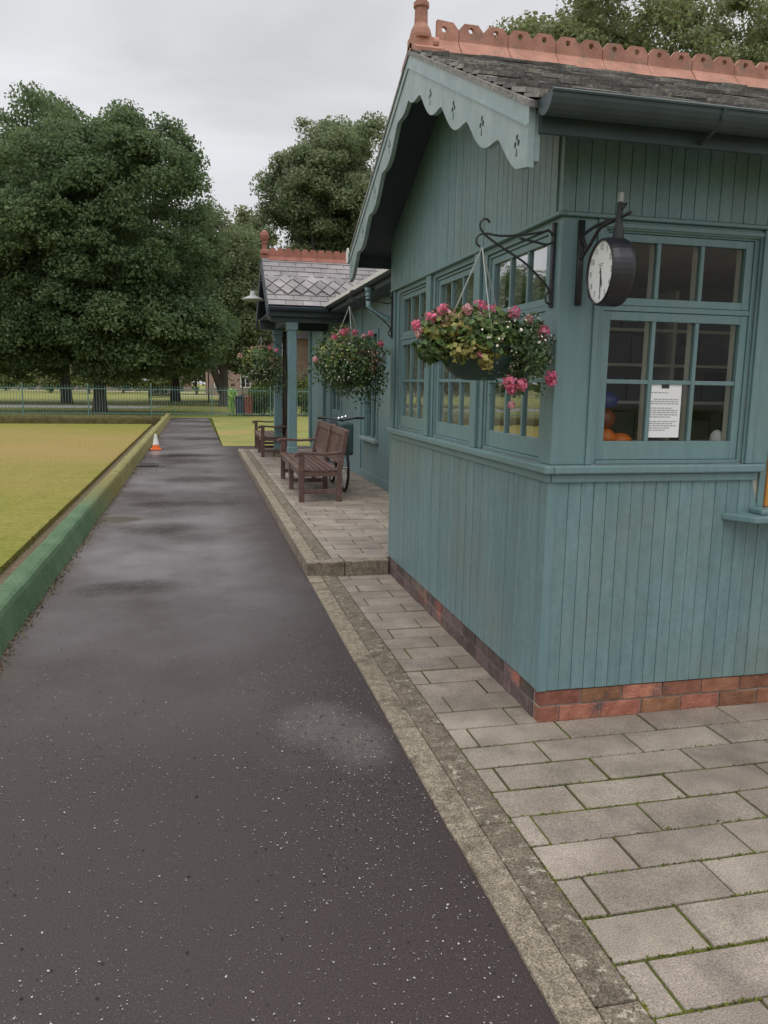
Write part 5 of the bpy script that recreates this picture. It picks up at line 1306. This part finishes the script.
# =================================================================== RAILINGS
fence = thing('railings', 'blue green iron railings across the park behind the bowling green', 'railings', (-14, 37.8, 0))
def fy(x): return 37.85 + 0.03 * x
xs = [-32 + 2.72 * k for k in range(17)]
for x0, x1 in zip(xs[:-1], xs[1:]):
    m = MB()
    for z in (0.13, 1.22): m.bar((x0 + 0.03, fy(x0), z), (x1 - 0.03, fy(x1), z), 0.012, 0.04)
    n = 23
    for k in range(1, n):
        x = x0 + (x1 - x0) * k / n; y = fy(x); m.box(x - 0.0085, x + 0.0085, y - 0.0085, y + 0.0085, 0.02, 1.38)
    m.build('panel', 'fence', fence)
for x in xs:
    m = MB(); m.box(x - 0.028, x + 0.028, fy(x) - 0.028, fy(x) + 0.028, -0.05, 1.46); m.build('post', 'fence', fence)

# =================================================================== PERSON AND BINS BEYOND THE RAILINGS
def skin_person():
    px, py = 1.56, 38.9
    t = thing('person', 'person in lime hi vis jacket and trousers stooping beside the bins', 'person', (px, py, 0))
    V = [(0, 0, 0.80), (0.02, 0, 0.98), (0.08, 0, 1.14), (0.15, 0, 1.25), (0.19, 0, 1.31), (0.23, 0, 1.38), (0.25, 0, 1.45),
         (-0.02, -0.09, 0.76), (0.03, -0.10, 0.44), (-0.01, -0.11, 0.08), (0.10, -0.12, 0.03),
         (-0.02, 0.09, 0.76), (0.03, 0.10, 0.44), (-0.03, 0.11, 0.08), (0.08, 0.12, 0.03),
         (0.13, -0.19, 1.22), (0.22, -0.24, 0.98), (0.42, -0.20, 0.92), (0.49, -0.19, 0.93),
         (0.13, 0.19, 1.22), (0.20, 0.24, 0.98), (0.36, 0.22, 0.86), (0.43, 0.21, 0.85)]
    E = [(0, 1), (1, 2), (2, 3), (3, 4), (4, 5), (5, 6), (0, 7), (7, 8), (8, 9), (9, 10), (0, 11), (11, 12), (12, 13), (13, 14), (3, 15), (15, 16), (16, 17), (17, 18), (3, 19), (19, 20), (20, 21), (21, 22)]
    Rr = [.15, .15, .17, .15, .06, .09, .085, .10, .075, .055, .045, .10, .075, .055, .045, .075, .058, .045, .04, .075, .058, .045, .04]
    me = bpy.data.meshes.new('body'); me.from_pydata([(y * 0.95, -x * 0.7, z) for x, y, z in V], E, [])
    o = bpy.data.objects.new('tmp', me); COL.objects.link(o)
    o.modifiers.new('skin', 'SKIN'); 
    for i, r_ in enumerate(Rr): me.skin_vertices[0].data[i].radius = (r_, r_)
    me.skin_vertices[0].data[0].use_root = True
    s = o.modifiers.new('sub', 'SUBSURF'); s.levels = 2; s.render_levels = 2
    dg = bpy.context.evaluated_depsgraph_get(); me2 = bpy.data.meshes.new_from_object(o.evaluated_get(dg)); bpy.data.objects.remove(o)
    me2.materials.clear(); me2.materials.append(M['hivis']); me2.materials.append(M['skin']); me2.materials.append(M['black'])
    for p in me2.polygons:
        c = p.center; p.use_smooth = True
        if c.z > 1.335: p.material_index = 1
        elif c.z < 0.075: p.material_index = 2
    body = link('body', me2, t)
    hm = MB(); hm.lathe([(0.001, 0.095), (0.06, 0.085), (0.098, 0.04), (0.102, 0.0), (0.09, -0.02), (0.001, -0.02)], (px, py - 0.165, 1.45), 16, cap=False); hm.build('hair', 'hair', t, smooth=True)
    t.rotation_euler = (0, 0, R(35))
    return t
skin_person()
def wheelie(label, x, y, mat, h=0.98, w=0.48):
    t = thing('wheelie_bin', label, 'bin', (x, y, 0), 'bins beyond the railings')
    m = MB(); a = w * 0.42; b_ = w * 0.5
    m.add([(x - a, y - a, 0.05), (x + a, y - a, 0.05), (x + a, y + a, 0.05), (x - a, y + a, 0.05), (x - b_, y - b_, h - 0.06), (x + b_, y - b_, h - 0.06), (x + b_, y + b_, h - 0.06), (x - b_, y + b_, h - 0.06)],
          [(0, 3, 2, 1), (4, 5, 6, 7), (0, 1, 5, 4), (1, 2, 6, 5), (2, 3, 7, 6), (3, 0, 4, 7)]); m.build('body', mat, t, bevel=0.02)
    MB().prism([(x - b_ - 0.02, y - b_ - 0.04, h - 0.055), (x + b_ + 0.02, y - b_ - 0.04, h - 0.055), (x + b_ + 0.02, y + b_ + 0.04, h - 0.01), (x - b_ - 0.02, y + b_ + 0.04, h - 0.01)], (0, 0, 0.04)).build('lid', mat, t, bevel=0.015)
    for s in (-1, 1): MB().lathe([(0.09, -0.03), (0.1, 0.0), (0.09, 0.03)], (x + s * (a - 0.02), y + a + 0.02, 0.10), 14, 'x').build('wheel', 'rubber', t)
wheelie('dark blue lidded bin between the stooping person and the red bin', 1.98, 38.95, 'navyplastic', 0.96, 0.44)
wheelie('red lidded bin beside the bushes beyond the railings', 2.36, 38.8, 'redplastic', 0.93, 0.40)
# park bench, posts
pb = thing('park_bench', 'dark metal park bench on the grass beyond the railings', 'bench', (-2.6, 58.5, 0))
m = MB(); 
for k in range(4): m.box(-3.45, -1.75, 58.3 + k * 0.11, 58.39 + k * 0.11, 0.42, 0.45)
m.build('seat', 'black', pb)
m = MB()
for k in range(4): m.box(-3.45, -1.75, 58.76 + k * 0.02, 58.79 + k * 0.02, 0.50 + k * 0.11, 0.59 + k * 0.11)
m.build('backrest', 'black', pb)
for x in (-3.40, -1.85):
    m = MB(); m.box(x, x + 0.06, 58.3, 58.36, 0, 0.66); m.box(x, x + 0.06, 58.7, 58.76, 0, 0.95); m.box(x, x + 0.06, 58.3, 58.76, 0.62, 0.67); m.box(x, x + 0.06, 58.36, 58.7, 0.36, 0.41); m.build('leg', 'black', pb)
def post(label, x, y, h, r=0.05):
    t = thing('lamp_post', label, 'lamp post', (x, y, 0)); MB().tube([(x, y, -0.05), (x, y, 0.6), (x, y, 0.61), (x, y, h)], [r * 1.5, r * 1.4, r, r * 0.8], 10).build('column', 'iron', t)
    MB().lathe([(0.03, 0), (0.13, 0.10), (0.16, 0.35), (0.06, 0.45), (0.001, 0.5)], (x, y, h), 10).build('lantern', 'enamel', t)
post('dark lamp post on the grass left of the leaning tree', 0.85, 64.0, 3.6); post('dark lamp post rising behind the red bin', 3.1, 57.0, 3.4)

# =================================================================== HOUSES AND CARS FAR OFF
def house(label, x0, x1, y0, y1, h, rh, seed):
    rr = random.Random(seed)
    t = thing('brick_house', label, 'house', ((x0 + x1) / 2, y0, 0), 'brick houses beyond the park')
    MB().box(x0, x1, y0, y1, -0.05, h).build('wall', 'farbrick', t)
    ym = (y0 + y1) / 2
    m = MB(); m.prism([(x0 - 0.2, y0 - 0.35, h + 0.001), (x0 - 0.2, y1 + 0.35, h + 0.001), (x0 - 0.2, ym, h + rh)], (x1 - x0 + 0.4, 0, 0)); rf = m.build('roof', 'farroof', t)
    m = MB(); m.box(x0 + 0.6, x0 + 1.5, ym - 0.35, ym + 0.35, h + rh * 0.6, h + rh + 0.9); m.build('chimney', 'farbrick', rf)
    n = max(2, int((x1 - x0) / 2.6))
    for k in range(n):
        xc = x0 + (x1 - x0) * (k + 0.5) / n
        for z in ((0.9, 2.3), (3.4, 4.6)):
            if z[0] < 1 and k == n - 1:
                MB().box(xc - 0.45, xc + 0.45, y0 - 0.05, y0 - 0.001, 0.0, 2.1).build('door', 'navyplastic', t); continue
            if z[1] > h: continue
            m = MB(); a, b = xc - 0.6, xc + 0.6
            m.box(a, a + 0.1, y0 - 0.06, y0 - 0.001, *z); m.box(b - 0.1, b, y0 - 0.06, y0 - 0.001, *z); m.box(a + 0.1, b - 0.1, y0 - 0.06, y0 - 0.001, z[0], z[0] + 0.14); m.box(a + 0.1, b - 0.1, y0 - 0.06, y0 - 0.001, z[1] - 0.1, z[1]); m.box(xc - 0.04, xc + 0.04, y0 - 0.055, y0 - 0.001, z[0] + 0.14, z[1] - 0.1)
            w = m.build('window', 'white', t)
            MB().box(a + 0.1, b - 0.1, y0 - 0.03, y0 - 0.002, z[0] + 0.14, z[1] - 0.1).build('pane', 'darkglass', w)
house('brick house seen through the pavilion porch, nearest of the row', 5.6, 16.5, 62, 70, 5.0, 2.5, 1)
house('long low brick house behind the leaning tree at the end of the path', 1.0, 13.5, 98, 106, 5.2, 3.0, 2)
house('brick house far beyond the park, behind the two big tree trunks', -21, -9, 128, 136, 5.6, 3.2, 3)
house('brick house far beyond the park, right of the big tree trunks', -7.5, -1.0, 130, 138, 5.6, 3.2, 4)
house('brick house far beyond the park at the left edge', -36, -23, 128, 136, 5.6, 3.2, 5)
# =================================================================== TREES
make_tree('maple_tree', 'huge dense dark green tree, right of the two big ones behind the railings', (-4.75, 41.0, 0), 0.33,
          [(((-3.0, 41.5, 8.4), (4.1, 4.4, 5.6), 230, 0.75), dict(bottom=-0.95, lump=0.06, inner=0.2)), (((-3.2, 41.5, 3.9), (5.2, 4.6, 2.5), 170, 0.7), dict(bottom=-0.95, lump=0.08)), (((-6.2, 41.5, 7.4), (3.2, 4.2, 6.0), 170, 0.75), dict(bottom=-0.95, lump=0.07)), (((-9.2, 41.5, 5.0), (3.4, 4.0, 3.7), 110, 0.75), dict(bottom=-0.95, lump=0.08))],
          'crown', 330000, 0.165, 1, n_limbs=14, flare=2.0)
make_tree('maple_tree', 'huge dark green tree with the taller rounded crown at the left', (-8.75, 57.5, 0), 0.36,
          [(((-8.3, 58, 11.4), (5.4, 6.6, 8.2), 240, 1.0), dict(bottom=-0.95, lump=0.04)), (((-12.6, 58, 10.2), (4.6, 6.0, 6.6), 130, 1.0), dict(bottom=-0.95, lump=0.05)), (((-14.0, 57, 6.4), (8.0, 6.5, 4.6), 150, 1.1), dict(bottom=-0.95)), (((-6.0, 57, 6.2), (6.5, 6.0, 4.4), 80, 1.1), dict(bottom=-0.95))],
          'crown', 200000, 0.24, 2, n_limbs=14, flare=2.0)
make_tree('shade_tree', 'smaller dark tree with drooping skirt over the dark park bench', (-1.75, 66.0, 0), 0.40,
          [(((-0.6, 66.5, 7.2), (4.2, 4.2, 5.2), 100, 1.1), dict(bottom=-0.95)), (((-0.4, 66.0, 4.0), (4.6, 4.0, 2.2), 60, 0.95), dict(bottom=-0.8))],
          'crown', 70000, 0.24, 3)
lx, ly = 1.75, 54.0
make_tree('shade_tree', 'forked leaning tree behind the stooping person', (lx, ly, 0), 0.34,
          [(((1.6, 54.5, 9.0), (2.4, 2.8, 3.2), 70, 0.8), dict(bottom=-0.95, inner=0.4)), (((0.9, 54.2, 5.4), (2.8, 2.6, 2.8), 66, 0.8), dict(bottom=-0.9, inner=0.35)), (((4.0, 54.2, 6.0), (2.2, 2.5, 3.2), 52, 0.8), dict(bottom=-0.9))],
          'crown_mid', 60000, 0.21, 4, lean=(0.1, 0), forks=[([(lx, ly, 0.5), (lx - 0.55, ly, 2.0), (lx - 1.1, ly, 3.6), (lx - 1.5, ly, 5.2)], [0.30, 0.24, 0.18, 0.1])])
make_tree('shade_tree', 'tall grey green tree rising behind the pavilion roof', (9.4, 60.5, 0), 0.5,
          [(((9.8, 61.0, 13.2), (5.0, 4.6, 6.8), 190, 1.0), dict(bottom=-0.95, lump=0.24, inner=0.4)), (((11.2, 61.0, 15.4), (4.6, 4.2, 5.0), 120, 0.95), dict(bottom=-0.95, lump=0.16)), (((12.0, 61.0, 9.0), (5.0, 4.2, 5.0), 80, 1.0), dict(bottom=-0.95, lump=0.16))],
          'crown_mid', 200000, 0.22, 5, n_limbs=16)
make_tree('shade_tree', 'pale green wispy tree between the dark trees and the pavilion', (5.6, 74.0, 0), 0.4,
          [(((4.6, 74.0, 11.6), (3.8, 3.6, 4.6), 70, 0.95), dict(bottom=-0.95, inner=0.5, lump=0.3)), (((4.2, 72.0, 5.5), (3.6, 3.0, 3.6), 60, 1.0), dict(bottom=-0.9))],
          'crown_pale', 48000, 0.25, 6)
make_tree('shade_tree', 'broken leafy tree showing above the booth ridge', (11.5, 22.0, 0), 0.35,
          [(((9.6, 22.5, 9.0), (2.0, 2.6, 2.7), 80, 0.55), dict(bottom=-0.95, inner=0.4, lump=0.15)), (((12.3, 22.5, 9.9), (2.9, 2.8, 3.6), 130, 0.55), dict(bottom=-0.95, inner=0.4, lump=0.15)), (((15.6, 23.0, 9.6), (3.0, 2.8, 4.2), 120, 0.55), dict(bottom=-0.95, inner=0.4, lump=0.2))],
          'crown_pale', 170000, 0.12, 7, n_limbs=18)
for k, (x, y, h) in enumerate(((-24.5, 98, 7.0), (-17.0, 101, 6.2), (-12.2, 97, 5.6), (-9.0, 104, 6.5), (-4.2, 99, 5.8), (-0.2, 103, 6.0), (7.5, 88, 7.5))):
    t_ = make_tree('small_tree', 'small round tree far across the park, seen low between the big trunks', (x, y, 0), 0.16, [(((x, y, h * 0.56), (h * 0.34, h * 0.34, h * 0.40), 36, 0.7), dict(bottom=-0.95, lump=0.15))], 'crown_pale', 5000, 0.30, 40 + k, n_limbs=5, group='small trees far across the park')
def shrub(label, x, y, rx, ry, h, mat, n, size, seed):
    rng = np.random.default_rng(seed); t = thing('shrub', label, 'shrub', (x, y, 0), 'shrubs beyond the railings')
    m = MB()
    for k in range(6): a = k * 1.05; m.tube([(x, y, -0.05), (x + 0.3 * rx * math.cos(a), y + 0.3 * ry * math.sin(a), h * 0.4), (x + 0.6 * rx * math.cos(a), y + 0.6 * ry * math.sin(a), h * 0.75)], [0.04, 0.03, 0.012], 6)
    m.build('stem', 'bark', t)
    c = make_crown_clumps((x, y, h * 0.48), (rx * 0.85, ry * 0.85, h * 0.46), 36, 0.34, rng, bottom=-0.95); V, F = crown_leaves(c, n, size, rng)
    V[:, 2] = np.maximum(V[:, 2], 0.01); raw_mesh('foliage', V - np.array([x, y, 0]), F, mat, t)
shrub('pale green shrub beside the red bin beyond the railings', 3.15, 39.2, 0.85, 0.7, 1.55, 'bush', 5200, 0.10, 1)
shrub('taller leafy shrub beyond the railings left of the porch post', 4.2, 39.8, 1.1, 0.9, 2.1, 'bush', 6000, 0.10, 2)
shrub('yellow green shrub seen between the porch posts', 5.6, 39.6, 1.1, 0.8, 1.9, 'bush', 6000, 0.10, 3)
rng = np.random.default_rng(99)
cl = np.array([(x, 150 + rng.uniform(-6, 6), rng.uniform(2, 9), rng.uniform(2.5, 4.5)) for x in np.linspace(-95, 70, 120)])
V, F = crown_leaves(cl, 42000, 0.8, rng)
tag(raw_mesh('distant_wood', V, F, 'crown_mid', kind='stuff'), 'far belt of trees closing the park behind the houses', 'trees')
rng = np.random.default_rng(98)
cl = np.array([(x, 112 + rng.uniform(-1, 1), rng.uniform(0.5, 1.9), rng.uniform(0.7, 1.2)) for x in np.linspace(-60, -3, 110)])
V, F = crown_leaves(cl, 16000, 0.4, rng); V[:, 2] = np.maximum(V[:, 2], 0.0)
tag(raw_mesh('hedge', V, F, 'bush', kind='stuff'), 'low hedge along the far side of the park', 'hedge')

# =================================================================== CAMERA, LIGHT, SKY
def camera():
    f, yaw, pitch, roll, H = 784.3, 0.23309, -0.161386, 0.016339, 1.62
    cy, sy = math.cos(yaw), math.sin(yaw)
    fw = Vector((sy * math.cos(pitch), cy * math.cos(pitch), math.sin(pitch))); r = Vector((cy, -sy, 0)); u = r.cross(fw)
    c, s = math.cos(roll), math.sin(roll); r2 = c * r + s * u; u2 = c * u - s * r
    cd = bpy.data.cameras.new('camera'); cd.sensor_fit = 'VERTICAL'; cd.sensor_height = 36; cd.sensor_width = 27; cd.lens = f / 1024 * 36; cd.clip_end = 2000; cd.clip_start = 0.05
    o = bpy.data.objects.new('camera', cd); COL.objects.link(o)
    o.matrix_world = Matrix(((r2.x, u2.x, -fw.x, 0), (r2.y, u2.y, -fw.y, 0), (r2.z, u2.z, -fw.z, H), (0, 0, 0, 1)))
    scene.camera = o
camera()
SUN_EL, SUN_AZ = R(62), R(200)        # azimuth clockwise from +Y
sd = bpy.data.lights.new('sun', 'SUN'); sd.energy = 0.7; sd.angle = R(35); sd.color = (1.0, 0.97, 0.93)
so = bpy.data.objects.new('sun', sd); COL.objects.link(so)
d = Vector((math.sin(SUN_AZ) * math.cos(SUN_EL), math.cos(SUN_AZ) * math.cos(SUN_EL), math.sin(SUN_EL)))
so.rotation_euler = (-d).to_track_quat('-Z', 'Y').to_euler()
w = bpy.data.worlds.new('World'); scene.world = w; w.use_nodes = True
N, L = w.node_tree.nodes, w.node_tree.links
bg = N['Background']; bg.inputs['Strength'].default_value = 0.1
sky = N.new('ShaderNodeTexSky'); sky.sky_type = 'NISHITA'; sky.sun_disc = False; sky.sun_elevation = SUN_EL; sky.sun_rotation = SUN_AZ; sky.dust_density = 4; sky.air_density = 1.5
tc = N.new('ShaderNodeTexCoord'); sep = N.new('ShaderNodeSeparateXYZ'); L.new(tc.outputs['Generated'], sep.inputs[0])
rp = N.new('ShaderNodeValToRGB'); L.new(sep.outputs[2], rp.inputs['Fac'])
e = rp.color_ramp.elements; e[0].position = 0.0; e[0].color = (0.56, 0.57, 0.60, 1); e[1].position = 1.0; e[1].color = (1.75, 1.74, 1.72, 1)
q = e.new(0.42); q.color = (0.60, 0.605, 0.63, 1)
q = e.new(0.70); q.color = (1.15, 1.15, 1.15, 1)
mp = N.new('ShaderNodeMapping'); mp.inputs['Scale'].default_value = (1, 1, 3.2); L.new(tc.outputs['Generated'], mp.inputs['Vector'])
nz = N.new('ShaderNodeTexNoise'); nz.inputs['Scale'].default_value = 2.0; nz.inputs['Detail'].default_value = 8; nz.inputs['Distortion'].default_value = 0.6; L.new(mp.outputs['Vector'], nz.inputs['Vector'])
mr = N.new('ShaderNodeMapRange'); mr.inputs['From Min'].default_value = 0.3; mr.inputs['From Max'].default_value = 0.7; mr.inputs['To Min'].default_value = 8.4; mr.inputs['To Max'].default_value = 14.2; L.new(nz.outputs['Fac'], mr.inputs['Value'])
sc = N.new('ShaderNodeVectorMath'); sc.operation = 'SCALE'; L.new(rp.outputs['Color'], sc.inputs[0]); L.new(mr.outputs['Result'], sc.inputs['Scale'])
hs = N.new('ShaderNodeHueSaturation'); hs.inputs['Saturation'].default_value = 0.15; L.new(sky.outputs[0], hs.inputs['Color'])
mx = N.new('ShaderNodeMix'); mx.data_type = 'RGBA'; mx.inputs[0].default_value = 0.92; L.new(hs.outputs[0], mx.inputs[6]); L.new(sc.outputs[0], mx.inputs[7])
L.new(mx.outputs[2], bg.inputs['Color'])
scene.view_settings.view_transform = 'Standard'; scene.view_settings.look = 'None'; scene.view_settings.exposure = 0.15; scene.view_settings.gamma = 1; scene.view_settings.use_curve_mapping = False
